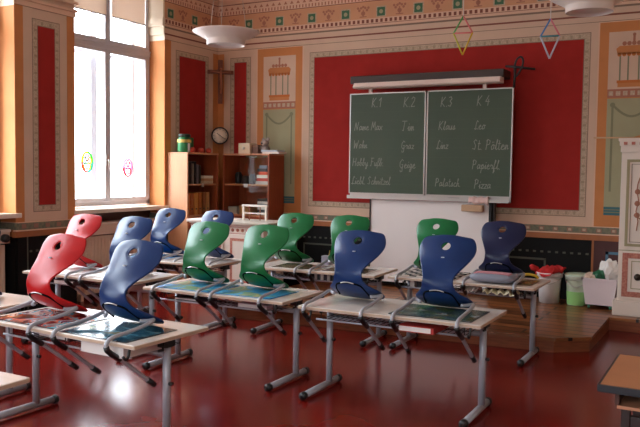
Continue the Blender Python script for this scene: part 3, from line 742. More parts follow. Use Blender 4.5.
# things in the wire baskets (x, y world on the table, size, colour)
BZ = TZ - .098 + .004
def basket_book(name, key, x, y, w, dd, h, s, label, cat='book', pages=True, cover=None):
    tx, ty, a = TABLES[key]; px, py = on(key, x - tx, y - ty); c = mat('cover_%d_%d_%d' % s, s, .5)
    e = empty(name, (px, py, BZ), a); tag(e, label, cat)
    MB().box(-w / 2, w / 2, -dd / 2, dd / 2, 0, .003, c).box(-w / 2, w / 2, -dd / 2, dd / 2, h - .003, h, c).box(w / 2 - .02, w / 2, -dd / 2, dd / 2, .004, h - .004, c).obj('cover', e)
    MB().box(-w / 2 + .002, w / 2 - .02, -dd / 2 + .004, dd / 2 - .004, .004, h - .004, PAPER).obj('pages', e)
    return e
basket_book('book', 'T3', -1.80, 4.72, .24, .3, .04, (178, 50, 44), 'thick book with red spine in the basket under the landscape pad')
basket_book('book', 'T3', -1.80, 4.98, .23, .08, .05, (130, 96, 70), 'brown book behind the red spined book in the basket')
basket_book('exercise_book', 'T2', -3.17, 4.86, .26, .28, .03, (206, 196, 204), 'pale lilac exercise book in the basket under the map table', 'exercise book')
basket_book('exercise_book', 'T2', -3.78, 4.86, .26, .28, .02, (60, 60, 70), 'dark exercise book in the basket under the map table', 'exercise book')
basket_book('folder', 'T1', -3.06, 3.25, .34, .3, .06, (228, 220, 216), 'white folder in the basket under the front blue chair', 'folder')
basket_book('folder', 'T1', -3.6, 3.36, .28, .28, .03, (70, 40, 38), 'dark brown folder in the basket under the front red chair', 'folder')
basket_book('box_folder', 'T4', -4.6, 4.9, .26, .26, .05, (206, 170, 160), 'pink box folder in the basket of the window table', 'folder')
basket_book('box_folder', 'T4', -5.2, 4.9, .26, .26, .04, (90, 60, 58), 'brown box folder in the basket of the window table', 'folder')
basket_book('exercise_book', 'T5', -5.4, 6.2, .26, .26, .05, (84, 58, 50), 'brown exercise book in the basket under the sky blue mat', 'exercise book')
basket_book('exercise_book', 'T5', -4.85, 6.2, .26, .26, .04, (150, 110, 96), 'tan exercise book in the basket before the white cabinet', 'exercise book')
for i, s in enumerate([(220, 214, 206), (40, 40, 46), (226, 220, 210), (60, 58, 66), (214, 206, 200), (34, 34, 38)]):
    names = ['white', 'black', 'ivory', 'charcoal', 'pale grey', 'jet black']
    x = -3.52 + i * .034; px, py = on('T6', x + 3.53, -.1)
    o = MB().box(-.014, .014, -.1, .1, 0, .06, mat('cover_%d_%d_%d' % s, s, .5)).obj('upright_notebook', None, (px, py, BZ), (0, 0, .06))
    tag(o, '%s notebook standing on edge in the basket under the lilac cup' % names[i], 'notebook', 'notebooks on edge in the basket')
for i, (x, s) in enumerate([(-2.56, (222, 214, 204)), (-2.5, (30, 30, 34)), (-2.45, (214, 206, 198)), (-2.38, (90, 96, 110))]):
    px, py = on('T7', x + 2.1, -.1)
    o = MB().box(-.02, .02, -.1, .1, 0, .06, mat('cover_%d_%d_%d' % s, s, .5)).obj('upright_notebook', None, (px, py, BZ))
    tag(o, '%s notebook standing on edge in the basket under the checked mat' % ['cream', 'black', 'white', 'slate'][i], 'notebook', 'notebooks on edge under the checked mat')
def crumple(name, x, y, z, w, dd, h, m, label, seed):
    rr = random.Random(seed); mb = MB(); nx, ny = 14, 6; v = []; f = []
    for j in range(ny + 1):
        for i in range(nx + 1):
            edge = 1 if j in (0, ny) else .3
            v.append((-w / 2 + w * i / nx + rr.uniform(-.006, .006), -dd / 2 + dd * j / ny, h * (.55 + .45 * math.sin(i * 1.9 + j * .7)) * (1 - .35 * edge) + rr.uniform(0, h * .25)))
    for j in range(ny):
        for i in range(nx): f.append((j * (nx + 1) + i, j * (nx + 1) + i + 1, (j + 1) * (nx + 1) + i + 1, (j + 1) * (nx + 1) + i))
    mb.add(v, f, m); o = mb.obj(name, None, (x, y, z)); s = o.modifiers.new('thickness', 'SOLIDIFY'); s.thickness = .004; s.offset = 1
    return tag(o, label, 'paper')
px, py = on('T7', .36, -.2); crumple('crepe_paper', px, py, BZ, .28, .2, .052, mat('crepe_cream', (240, 232, 200), .8), 'cream ruffled crepe paper in the basket under the grey pouch', 3)
px, py = on('T7', .10, -.2); crumple('paper_towel', px, py, BZ, .13, .18, .06, PAPER, 'white crumpled paper towel in the basket beside the crepe paper', 5)

# ------------------------------------------------------------------ blackboard
BY = 8.85
bd = empty('blackboard', (-3.385, BY, PLAT)); tag(bd, 'green double blackboard in aluminium frames with chalk writing', 'blackboard')
def W2L(p): return Vector(p) - Vector((-3.385, BY, PLAT))
def bbox_(mb, x0, x1, y0, y1, z0, z1, m):
    o = (-3.385, BY, PLAT); return mb.box(x0 - o[0], x1 - o[0], y0 - o[1], y1 - o[1], z0 - o[2], z1 - o[2], m)
GL = {  # single stroke handwriting: polylines on a unit cap height
'K': [[(.1, 1), (.05, 0)], [(.5, 1), (.08, .45), (.5, 0)]], '1': [[(.05, .7), (.3, 1), (.25, 0)]], '2': [[(.05, .8), (.2, 1), (.42, .9), (.4, .65), (.05, .02), (.5, .05)]],
'3': [[(.05, .95), (.3, 1), (.42, .8), (.2, .55), (.42, .35), (.3, .02), (.02, .1)]], '4': [[(.35, 1), (.05, .4), (.5, .4)], [(.38, .65), (.34, 0)]], '.': [[(.05, .05), (.1, 0)]],
'N': [[(.0, 0), (.1, .95), (.38, .05), (.5, 1)]], 'M': [[(0, 0), (.14, 1), (.3, .3), (.5, 1), (.62, 0), (.72, .1)]], 'T': [[(.0, 1), (.6, 1)], [(.32, 1), (.24, 0), (.1, .08)]],
'W': [[(.0, 1), (.1, 0), (.32, .7), (.45, 0), (.68, 1)]], 'G': [[(.48, .85), (.3, 1), (.06, .7), (.06, .25), (.28, 0), (.45, .2), (.44, .45), (.28, .42)], [(.45, .4), (.42, -.35), (.2, -.4), (.15, -.2)]],
'H': [[(.05, 1), (.0, 0)], [(.46, 1), (.42, 0)], [(.02, .5), (.46, .55)]], 'F': [[(.05, 1), (.5, 1)], [(.2, 1), (.14, 0), (.02, .06)], [(.15, .55), (.42, .56)]], 'L': [[(.4, .85), (.28, 1), (.16, .7), (.14, .15), (.0, .08), (.12, 0), (.3, .1), (.5, .02)]],
'S': [[(.42, .85), (.26, 1), (.08, .8), (.34, .4), (.26, .04), (.0, .12)]], 'P': [[(.12, 1), (.06, 0)], [(.02, .85), (.2, 1), (.44, .85), (.4, .55), (.1, .45)]],
'a': [[(.36, .42), (.2, .5), (.04, .25), (.12, .02), (.32, .18), (.38, .48), (.36, .08), (.5, .1)]], 'm': [[(0, .45), (.05, 0), (.16, .45), (.24, .4), (.24, 0), (.36, .45), (.44, .4), (.44, .06), (.56, .1)]],
'e': [[(.02, .2), (.3, .34), (.22, .5), (.06, .34), (.1, .04), (.3, .02), (.42, .14)]], 'x': [[(.02, .46), (.36, .02)], [(.38, .48), (.0, .0)]], 'o': [[(.2, .5), (.04, .3), (.1, .02), (.3, .08), (.34, .38), (.2, .5), (.46, .42)]],
'h': [[(.0, .1), (.22, .9), (.14, 1), (.06, .0), (.16, .42), (.3, .44), (.3, .04), (.42, .1)]], 'n': [[(0, .45), (.06, 0), (.18, .45), (.3, .42), (.28, .05), (.42, .1)]], 'b': [[(.0, .1), (.22, .9), (.12, 1), (.06, .06), (.22, 0), (.32, .25), (.2, .42), (.44, .4)]],
'y': [[(.02, .46), (.06, .1), (.2, .05), (.34, .46), (.26, -.35), (.1, -.38), (.12, -.15), (.44, .1)]], 'u': [[(.02, .46), (.04, .06), (.18, .02), (.32, .46), (.3, .04), (.44, .1)]], 'ß': [[(.02, -.3), (.1, .9), (.26, 1), (.32, .8), (.18, .55), (.36, .3), (.28, .02), (.14, .05)]],
'i': [[(.02, .2), (.12, .46), (.1, .04), (.24, .1)], [(.14, .68), (.16, .72)]], 'l': [[(.0, .1), (.22, .9), (.14, 1), (.08, .1), (.16, .0), (.28, .1)]], 'c': [[(.32, .4), (.2, .5), (.05, .28), (.1, .03), (.26, .02), (.38, .12)]],
't': [[(.12, .9), (.1, .06), (.2, 0), (.32, .1)], [(.0, .6), (.28, .62)]], 'z': [[(.04, .46), (.34, .46), (.06, .02), (.36, .04)]], 'r': [[(.02, .3), (.1, .5), (.12, .42), (.3, .44), (.24, .06), (.38, .1)]], 'g': [[(.32, .44), (.18, .5), (.04, .25), (.14, .03), (.32, .3), (.34, .46), (.28, -.34), (.12, -.38), (.12, -.15), (.44, .1)]],
's': [[(.02, .1), (.2, .5), (.26, .2), (.2, .02), (.06, .06), (.38, .12)]], 'ö': [[(.2, .5), (.04, .3), (.1, .02), (.3, .08), (.34, .38), (.2, .5), (.46, .42)], [(.1, .7), (.12, .76)], [(.26, .7), (.28, .76)]], 'p': [[(.0, .3), (.12, .5), (.04, -.4)], [(.1, .35), (.24, .5), (.34, .3), (.22, .04), (.1, .1), (.42, .1)]],
'f': [[(.0, .1), (.24, .9), (.16, 1), (.08, .3), (.04, -.4), (.16, -.2), (.1, .1), (.36, .12)]], 'k': [[(.0, .1), (.2, .9), (.12, 1), (.06, 0)], [(.3, .48), (.1, .25), (.32, .0), (.4, .08)]]}
def text_into(mb, s, x, z, y, h, m, po, w=.0075):
    cx = 0
    for ch in s:
        if ch == ' ': cx += .32; continue
        g = GL[ch]; sh = .12
        for pl in g:
            for (a, b), (c, d) in zip(pl[:-1], pl[1:]):
                a, b, c, d = x + (cx + a + sh * b) * h * .88, z + b * h, x + (cx + c + sh * d) * h * .88, z + d * h
                l = math.hypot(c - a, d - b) or 1e-6; nx, nz = -(d - b) / l * w / 2, (c - a) / l * w / 2; ex, ez = (c - a) / l * w * .3, (d - b) / l * w * .3
                q = [(a + nx - ex, b + nz - ez), (c + nx + ex, d + nz + ez), (c - nx + ex, d - nz + ez), (a - nx - ex, b - nz - ez)]
                mb.add([(u_ - po[0], y - t_ - po[1], v_ - po[2]) for t_ in (0, .0008) for u_, v_ in q], [(0, 1, 2, 3), (7, 6, 5, 4), (0, 4, 5, 1), (1, 5, 6, 2), (2, 6, 7, 3), (3, 7, 4, 0)], m)
        cx += max(p[0] for pl in g for p in pl) + (.16 if ch in 'K.HFTSPWNG1234' else .02)
PX = [(-4.44, -3.402), (-3.385, -2.33)]
TXT = [[('K.1', -4.135, 2.405, .115), ('K.2', -3.700, 2.395, .12), ('Name Max', -4.370, 2.115, .105), ('Tim', -3.720, 2.10, .12), ('Wohn', -4.380, 1.885, .1), ('Graz', -3.720, 1.875, .1), ('Hobby Fußb.', -4.390, 1.66, .1), ('Geige', -3.740, 1.635, .11), ('Liebl. Schnitzel', -4.400, 1.425, .1)],
       [('K.3', -3.215, 2.385, .115), ('K 4', -2.765, 2.385, .115), ('Klaus', -3.235, 2.105, .105), ('Leo', -2.785, 2.105, .105), ('Linz', -3.255, 1.875, .105), ('St. Pölten', -2.805, 1.865, .12), ('Papierfl.', -2.805, 1.635, .11), ('Palatsch.', -3.265, 1.42, .1), ('Pizza', -2.775, 1.405, .11)]]
for k, (a, b) in enumerate(PX):
    m = MB(); bbox_(m, a + .012, b - .012, BY - .012, BY + .012, 1.315, 2.572, BOARDG)
    for i in range(1, 11): bbox_(m, a + .012, b - .012, BY - .0124, BY - .012, 1.315 + i * .114, 1.3175 + i * .114, BLINES)
    pn = m.obj('writing_panel', bd); fm = MB()
    for x0, x1, z0, z1 in ((a, b, 2.57, 2.584), (a, b, 1.305, 1.318), (a, a + .014, 1.305, 2.584), (b - .014, b, 1.305, 2.584)): bbox_(fm, x0, x1, BY - .018, BY + .018, z0, z1, ALU)
    fm.obj('aluminium_frame', pn)
    for s, x, z, h in TXT[k]:
        tx = MB(); text_into(tx, s, x, z, BY - .0125, h, CHALK, (-3.385, BY, PLAT)); tx.obj('chalk_lettering', pn)
m = MB(); bbox_(m, -4.435, -2.335, BY - .075, BY + .02, 1.243, 1.252, ALU); bbox_(m, -4.435, -2.335, BY - .078, BY - .07, 1.243, 1.285, ALU); bbox_(m, -4.435, -2.335, BY + .01, BY + .02, 1.243, 1.305, ALU); m.obj('chalk_tray', bd)
for x in (-4.13, -2.56):
    m = MB(); bbox_(m, x - .03, x + .03, BY + .03, BY + .1, PLAT, 2.56, DARKB); m.obj('guide_post', bd)
m = MB(); bbox_(m, -4.116, -2.58, BY - .02, BY + .015, .2, 1.235, WHITEB); wp = m.obj('lower_white_panel', bd)
m = MB()
for x0, x1 in ((-4.13, -4.116), (-2.58, -2.55)): bbox_(m, x0, x1, BY - .03, BY + .03, .2, 1.24, BLK)
m.obj('side_rail', wp)
# things on the tray
def tray_thing(name, x, label, cat, mb): return tag(mb.obj(name, None, (x, BY - .03, 1.2525)), label, cat)
tray_thing('chalk_eraser', -3.02, 'dark felt eraser lying on the chalk tray beside a white cloth', 'eraser', MB().box(-.06, .06, -.025, .025, 0, .014, mat('felt', (60, 62, 70), .9)).box(-.06, .06, -.025, .025, .014, .035, mat('eraser_back', (110, 116, 128), .5)))
tray_thing('chalk_stick', -2.9, 'stick of blue grey chalk beside the felt eraser', 'chalk', MB().tube([(-.035, 0, .007), (.035, .006, .007)], .007, mat('chalk_blue', (120, 140, 170), .9), 8))
tray_thing('chalk_box', -4.33, 'small dark box at the window end of the chalk tray', 'box', MB().box(-.05, .05, -.02, .02, 0, .02, mat('box_dark', (80, 76, 74), .6)))
for i, x in enumerate((-3.85, -3.6)): tray_thing('chalk_stick', x, ['white chalk stump on the tray below the word Geige', 'broken white chalk on the tray near the board joint'][i], 'chalk', MB().tube([(-.02, 0, .006), (.02, .004, .006)], .006, PAPER, 8))
def cloth_drape(name, x, y, z, w, m, label):
    mb = MB(); v = []; f = []; n = 14; prof = [(.03, .004), (.0, .014), (-.03, .02), (-.046, .046), (-.06, .04), (-.066, .0), (-.07, -.03)]
    for i in range(n + 1):
        for j, (yy, zz) in enumerate(prof):
            v.append((-w / 2 + w * i / n, yy + .004 * math.sin(i * 1.7), zz + .006 * math.sin(i * 1.3 + j) + (.012 * math.sin(i * .8) if j == len(prof) - 1 else 0)))
    for i in range(n):
        for j in range(len(prof) - 1): f.append((i * 7 + j, (i + 1) * 7 + j, (i + 1) * 7 + j + 1, i * 7 + j + 1))
    mb.add(v, f, m, None, True); o = mb.obj(name, None, (x, y, z)); s = o.modifiers.new('thickness', 'SOLIDIFY'); s.thickness = .005; s.offset = 1
    return tag(o, label, 'cloth')
cloth_drape('wiping_cloth', -2.69, BY - .03, 1.258, .24, mat('cloth_pink', (216, 180, 172), .9), 'pinkish white wiping cloth draped over the chalk tray')
sp = MB().rbox(-.13, .13, -.05, .03, -.13, -.05, .015, mat('sponge_tan', (196, 158, 126), .9, bump=.5, nscale=60)).obj('sponge_holder', None, (-2.76, BY - .08, 1.262), bevel=.01); tag(sp, 'tan sponge hanging under the chalk tray below the pink cloth', 'sponge')
MB().tube([(0, .0, -.06), (0, .0, -.012)], .006, ALU, 6).obj('hanger', sp)
# board lamp
bl = empty('board_lamp', (-3.43, BY, 2.75)); tag(bl, 'long white board lamp on a dark metal rail above the blackboard', 'lamp')
MB().box(-.99, .99, -.06, .245, -.045, .05, DARKB).obj('rail', bl, bevel=.006)
lm = MB(); lm.add([(x, y, z) for x in (-.885, .985) for y, z in ((-.02, -.05), (-.16, -.05), (-.2, -.105), (-.18, -.118), (-.02, -.118))], [(0, 1, 2, 3, 4), (9, 8, 7, 6, 5)] + [(i, i + 5, (i + 1) % 5 + 5, (i + 1) % 5) for i in range(5)], mat('lamp_enamel', (236, 214, 204), .4)); lm.obj('reflector', bl)
for x in (-.72, .76): MB().box(x - .02, x + .02, -.03, .0, -.162, -.11, mat('lamp_enamel', (236, 214, 204), .4)).obj('bracket', bl)
# black cross with a loop above the board corner
x0, z0 = -2.33, 2.585
cr = MB(); cr.tube([(0, 0, 0), (.004, 0, .12), (.012, 0, .22)], .015, BLK, 8)
cr.tube(smooth_path([(.004, 0, .12), (.0, 0, .22), (.02, 0, .31), (.065, 0, .345), (.095, 0, .31), (.09, 0, .24), (.055, 0, .17), (.02, 0, .12)], 4), .012, BLK, 8)
cr.tube([(-.105, 0, .245), (.06, 0, .225), (.235, 0, .195)], [.013, .015, .012], BLK, 8)
o = cr.obj('wire_cross', None, (x0, BY, z0)); tag(o, 'black wrought cross with a loop standing on the blackboard corner', 'cross')

# ------------------------------------------------------------------ crucifix and clock across the corner
dv = (1 / math.sqrt(2), -1 / math.sqrt(2))
ce = empty('crucifix', (L + .175, D - .175, 2.53), PI / 4); tag(ce, 'brown wooden crucifix hanging across the room corner', 'crucifix')
MB().box(-.032, .032, -.02, .02, 0, .62, WOODX).box(-.185, .185, -.018, .018, .42, .475, WOODX).box(-.012, .012, .0, .21, .5, .52, WOODX).obj('wooden_cross', ce, bevel=.004)
fg = MB(); fm = mat('figure_bronze', (150, 84, 50), .45)
fg.tube(smooth_path([(0, -.04, .46), (.0, -.045, .38), (.008, -.045, .28), (0, -.035, .14)], 4), [.012] * 3 + [.022] * 4 + [.018] * 3 + [.013] * 3, fm, 8); fg.ball((0, -.045, .485), .02, fm)
fg.tube([(0, -.035, .435), (-.09, -.025, .45), (-.15, -.022, .455)], [.012, .009, .007], fm, 6); fg.tube([(0, -.035, .435), (.09, -.025, .45), (.15, -.022, .455)], [.012, .009, .007], fm, 6)
fg.obj('figure', ce)
ck = empty('wall_clock', (L + .15, D - .15, 2.075), PI / 4); tag(ck, 'round wall clock with dark rim under the crucifix', 'clock'); RX = Matrix.Rotation(PI / 2, 4, 'X')
MB().lathe([(.0, -.19), (.02, -.19), (.02, .0), (.115, 0), (.125, .01), (.125, .04), (.108, .045), (.105, .03)], mat('clock_rim', (52, 36, 30), .4), RX, 36, cap=False).obj('rim', ck)
fc = MB().lathe([(.0, .02), (.106, .02), (.106, .031), (0, .031)], mat('clock_face', (240, 220, 198), .5), RX, 36, cap=False)
for i in range(12):
    a = 2 * PI * i / 12; fc.box(-.003, .003, -.0325, -.031, .083, .098, BLK, Matrix.Rotation(a, 4, 'Y'))
fc.obj('dial', ck)
MB().box(-.004, .004, -.035, -.033, -.01, .058, BLK, Matrix.Rotation(math.radians(-54), 4, 'Y')).obj('hour_hand', ck); MB().box(-.003, .003, -.038, -.036, -.012, .082, BLK, Matrix.Rotation(math.radians(124), 4, 'Y')).obj('minute_hand', ck)

# ------------------------------------------------------------------ shelves in the corner
SG = glass_mat('shelf_glass', (.95, .96, .95), .4)
SZ = 1.79
def shelf_unit(name, x, y, w, dd, rz, label):
    """local: front faces -y, width along x from 0 to w, back at y=dd"""
    e = empty(name, (x, y, 0), rz); tag(e, label, 'bookcase'); t = .022
    MB().box(0, t, 0, dd, 0, SZ, BEECH if 0 else CHERRY).obj('side_panel', e, bevel=.002); MB().box(w - t, w, 0, dd, 0, SZ, CHERRY).obj('side_panel', e, bevel=.002)
    MB().box(t, w - t, dd - .012, dd, .06, SZ - t, CHERRY).obj('back_panel', e)
    MB().box(0, w, -.005, dd, SZ, SZ + t, BEECH).obj('top_board', e, bevel=.002)
    for z in (.06, .5, .95, 1.37): MB().box(t, w - t, .02, dd - .012, z, z + t, BEECH).obj('shelf_board', e)
    MB().box(t, w - t, .03, .045, 0, .06, CHERRY).obj('kickboard', e)
    for k, (a, b) in enumerate(((t + .002, w / 2 + .02), (w / 2 - .02, w - t - .002))):
        y0 = .004 + k * .008
        dr = MB().box(a, b, y0, y0 + .004, .97, SZ - .01, SG).obj('glass_door', e)
        MB().box(b - .05 if k == 0 else a + .02, b - .02 if k == 0 else a + .05, y0 - .004, y0, 1.35, 1.40, ALU).obj('finger_grip', dr)
    for k, (a, b) in enumerate(((t, w / 2), (w / 2, w - t))):
        dr = MB().box(a + .002, b - .002, -.002, .016, .08, .95, CHERRY).obj('door', e, bevel=.002); MB().tube([((b - .04) if k == 0 else (a + .04), -.02, .8), ((b - .04) if k == 0 else (a + .04), -.02, .9)], .006, ALU, 8).obj('door_handle', dr)
    return e
A = shelf_unit('bookcase', -6.395, 7.975, .68, .335, PI / 2, 'bookcase on the window wall, its end panel coloured pale as if window-lit')
B = shelf_unit('bookcase', -6.335, 8.68, .765, .385, 0, 'reddish glazed bookcase on the board wall, its end panel in shade')
# end panel of A: lightened colour stands in for window light
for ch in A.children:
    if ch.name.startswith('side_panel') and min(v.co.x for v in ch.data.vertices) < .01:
        ch.data.materials[0] = mat('shelf_end_window_lit', (206, 148, 108), .45, noise=.1, nscale=5, stretch=(14, 14, .8)); ch['label'] = 'end panel coloured as window-lit'; break
def book(x, y, z, w, dd, h, s, label, rz=0, lean=0, flat=False, group=None, name='book'):
    M = Matrix.Rotation(lean, 4, 'Y'); o = MB().box(0, w, 0, dd, 0, h, mat('cover_%d_%d_%d' % s, s, .5), M).box(.003, w - .003, .002, dd - .003, h, h + .0008, PAPER, M).obj(name, None, (x, y, z), (0, 0, rz))
    return tag(o, label, 'book' if name == 'book' else name.replace('_', ' '), group)
# A: leaning books on the glazed upper shelf (front faces +x); along wall y
zs = 1.393
for i, (s, h, n_) in enumerate([((120, 110, 100), .3, 'grey'), ((60, 40, 36), .29, 'dark brown'), ((150, 130, 112), .27, 'tan'), ((44, 40, 44), .3, 'black'), ((130, 116, 120), .26, 'mauve'), ((70, 60, 50), .25, 'olive brown')]):
    book(-6.43, 8.03 + i * .05, zs, .028, .2, h, s, '%s book leaning behind the glass of the window wall bookcase' % n_, rz=PI / 2, lean=-.0 + .0, group='leaning books in the bookcase')
for i, (s, n_) in enumerate([((214, 190, 160), 'cream'), ((200, 150, 110), 'tan'), ((226, 214, 196), 'white')]):
    o = MB().box(-.1, .1, -.13, .13, 0, .035, mat('cover_%d_%d_%d' % s, s, .5)).obj('board_game', None, (-6.55, 8.48, zs + i * .0365)); tag(o, '%s flat game box in the corner end of the bookcase' % n_, 'box', 'stacked game boxes')
for i, (s, n_) in enumerate([((196, 110, 50), 'orange'), ((170, 84, 40), 'rust'), ((206, 130, 60), 'amber'), ((190, 100, 46), 'copper'), ((150, 80, 44), 'brown'), ((210, 140, 80), 'honey')]):
    o = MB().box(-.12, .12, -.035, .035, 0, .3, mat('binder_%d_%d_%d' % s, s, .5)).lathe([(.012, 0), (.012, .003)], BLK, Matrix.Translation((.12, 0, .08)) @ Matrix.Rotation(PI / 2, 4, 'Y'), 12).obj('ring_binder', None, (-6.56, 8.05 + i * .086, .973)); tag(o, '%s ring binder on the lower glazed shelf by the corner' % n_, 'binder', 'ring binders in the bookcase')
# B contents
for i, (w_, s, n_) in enumerate([(.2, (200, 196, 190), 'white'), (.19, (196, 60, 50), 'red'), (.17, (230, 226, 216), 'ivory'), (.13, (214, 80, 50), 'orange red'), (.15, (50, 50, 66), 'navy'), (.12, (120, 130, 150), 'grey blue')]):
    o = MB().box(-w_ / 2, w_ / 2, -.11, .11, 0, .042, mat('cover_%d_%d_%d' % s, s, .5)).obj('game_box', None, (-5.73 + (i % 2) * .02, 8.86, zs + i * .0435)); tag(o, '%s box in the upper stack of the reddish bookcase' % n_, 'box', 'boxes stacked behind glass')
o = MB().box(-.035, .035, -.1, .1, 0, .2, mat('cover_38_44_70', (38, 44, 70), .5)).obj('box_file', None, (-5.635, 8.87, zs)); tag(o, 'dark blue box file standing beside the stacked game boxes', 'box file')
for i, (x, r_, h_, s, n_) in enumerate([(-6.2, .05, .15, (50, 44, 44), 'black jar'), (-6.08, .06, .1, (70, 60, 56), 'brown pot'), (-5.96, .045, .13, (90, 84, 90), 'grey tin')]):
    o = MB().lathe([(r_ * .9, 0), (r_, .02), (r_, h_ - .02), (r_ * .7, h_), (r_ * .72, h_ + .015)], mat('jar_%d' % s[0], s, .35), None, 20).obj('storage_jar', None, (x, 8.87, zs)); tag(o, '%s on the upper shelf behind the glass of the reddish bookcase' % n_, 'jar')
for i, (s, n_) in enumerate([((196, 190, 186), 'white'), ((60, 62, 66), 'black'), ((210, 206, 200), 'pale'), ((90, 92, 100), 'grey'), ((226, 220, 214), 'cream'), ((54, 54, 60), 'dark')]):
    o = MB().box(-.1, .1, -.11, .11, 0, .036, mat('cover_%d_%d_%d' % s, s, .5)).obj('magazine_box', None, (-5.70, 8.86, .973 + i * .0375)); tag(o, '%s file box in the striped stack on the lower glazed shelf' % n_, 'box', 'striped stack of file boxes')
for x, w_, h_, s, n_ in ((-6.22, .14, .1, (190, 180, 170), 'grey'), (-6.03, .16, .12, (206, 160, 110), 'tan')):
    o = MB().box(-w_ / 2, w_ / 2, -.1, .1, 0, h_, mat('cover_%d_%d_%d' % s, s, .6)).box(-w_ / 2 - .004, w_ / 2 + .004, -.104, .104, h_ - .03, h_, mat('cover_%d_%d_%d' % s, s, .6)).obj('carton', None, (x, 8.86, .973)); tag(o, 'small %s carton on the lower shelf of the reddish bookcase' % n_, 'box')
# on top of the bookcases
ST_ = SZ + .0225
jar = empty('sweet_jar', (-6.52, 7.995 + .07, ST_)); tag(jar, 'tall green jar with yellow band on the window wall bookcase', 'jar'); gj = mat('jar_green', (26, 110, 56), .4)
MB().lathe([(.08, 0), (.09, .02), (.09, .17), (.075, .2), (.075, .205)], gj, None, 24).obj('body', jar); MB().lathe([(.092, .13), (.094, .14), (.094, .16), (.092, .17)], mat('jar_band', (216, 180, 90), .5), None, 24, cap=False).obj('yellow_band', jar)
MB().lathe([(.078, .203), (.085, .205), (.085, .235), (.06, .245), (0.001, .245)], mat('jar_lid', (24, 44, 30), .4), None, 24).obj('lid', jar)
MB().box(.088, .094, -.035, .005, .01, .12, PAPER).obj('label', jar)
o = MB().rbox(-.055, .055, -.05, .05, 0, .2, .015, gj).obj('green_carton', None, (-6.55, 8.19, ST_)); tag(o, 'green carton beside the tall jar on the window wall bookcase', 'carton')
AP = mat('fruit_red', (206, 72, 52), .4, noise=.3, nscale=12)
for y, x, n_ in ((8.12, -6.43, 'red apple in front of the green jar'), (8.36, -6.47, 'red apple between the jar and the clock on the bookcase'), (8.53, -6.47, 'red apple beneath the clock on the bookcase')):
    a_ = MB().lathe([(.002, .008), (.02, 0), (.036, .012), (.042, .036), (.036, .058), (.02, .068), (.004, .06)], AP, None, 18).obj('apple', None, (x, y, ST_)); tag(a_, n_, 'apple'); MB().tube([(0, 0, .058), (.006, 0, .082)], .003, WOODX, 5).obj('stem', a_)
bx = MB().box(-.095, .095, -.09, .09, 0, .145, mat('box_cream', (214, 186, 156), .5)).obj('drawer_box', None, (-6.0, 8.8, ST_), bevel=.004); tag(bx, 'small cream drawer box with round knob on the reddish bookcase', 'box'); MB().ball((0, -.105, .075), .022, mat('knob_white', (226, 214, 204), .4)).box(-.006, .006, -.1, -.088, .07, .08, ALU).obj('knob', bx)
o = MB().box(-.05, .05, -.08, .08, 0, .12, mat('box_brown', (96, 58, 40), .6)).box(-.052, .052, -.082, .082, .09, .12, mat('box_brown_lid', (120, 76, 50), .6)).obj('brown_carton', None, (-5.85, 8.83, ST_)); tag(o, 'brown carton between the drawer box and the toy', 'box')
by = empty('soft_toy', (-5.74, 8.84, ST_), -.3); tag(by, 'grey soft toy mouse slumped on the reddish bookcase', 'soft toy'); gm = mat('plush_grey', (150, 134, 126), .95, bump=.6, nscale=90)
b2 = MB(); b2.ball((0, 0, .062), .062, gm, 1.15, .95, 1); b2.ball((.03, -.03, .15), .055, gm, 1.1, 1, .9); b2.ball((-.085, -.07, .025), .03, gm, 1.5, .9, .8); b2.ball((.07, -.08, .025), .03, gm, 1.2, 1.2, .8); b2.tube([(-.04, -.03, .1), (-.08, -.06, .06), (-.1, -.07, .03)], [.026, .022, .018], gm, 8); b2.obj('body', by)
for s in (-1, 1): MB().ball((.03 + s * .05, -.015, .195), .03, gm, 1, .5, 1).obj('ear', by)
MB().ball((.035, -.085, .142), .012, BLK).obj('nose', by)
for i, (s, n_) in enumerate([((214, 196, 180), 'pale'), ((170, 180, 190), 'blue grey')]):
    o = MB().box(-.13, .13, -.1, .1, 0, .024, mat('cover_%d_%d_%d' % s, s, .5)).obj('picture_book', None, (-5.56 - i * .03, 8.8, ST_ + i * .0255)); o['x'] = 0; del o['x']; tag(o, '%s flat book beside the soft toy on the bookcase' % n_, 'book')

# ------------------------------------------------------------------ white painted cabinet in the corner
wc = empty('painted_cabinet', (-5.65, 7.8, 0)); tag(wc, 'low white painted cabinet with pale red borders before the bookcases', 'cabinet')
MB().box(-.56, .56, .02, .5, .08, .9, OFFW).obj('body', wc, bevel=.006); MB().box(-.58, .58, 0, .52, 0, .08, OFFW).obj('plinth', wc, bevel=.006)
MB().box(-.6, -.02, -.03, .54, .915, .95, OFFW).box(-.57, .57, -.01, .52, .895, .915, OFFW).box(-.02, .66, -.03, .54, .915, .945, GREYB).obj('top_slab', wc, bevel=.005)
for x0, x1 in ((-.5, -.04), (.04, .42)):
    dr = MB().box(x0, x1, .006, .02, .14, .78, OFFW).obj('door', wc, bevel=.003); p = MB()
    for a, b, c, e in ((x0 + .03, x1 - .03, .7, .735), (x0 + .03, x1 - .03, .18, .215), (x0 + .03, x0 + .065, .215, .7), (x1 - .065, x1 - .03, .215, .7)): p.box(a, b, .004, .006, c, e, REDB)
    p.obj('painted_border', dr); MB().ball((x1 - .015, -.004, .47), .012, mat('brass', (150, 110, 60), .35, .8)).obj('door_knob', dr)
p = MB()
for i in range(14): p.lathe([(.022, 0), (.022, .003)], REDB, Matrix.Translation((-.5 + i * .075, .02, .835)) @ RX, 10)
p.box(-.54, .54, .017, .02, .79, .797, REDB); p.box(-.54, .54, .017, .02, .87, .877, REDB); p.box(.45, .535, .016, .02, .14, .78, REDB); p.box(.47, .515, .014, .016, .16, .76, OFFW)
p.obj('painted_pattern', wc)
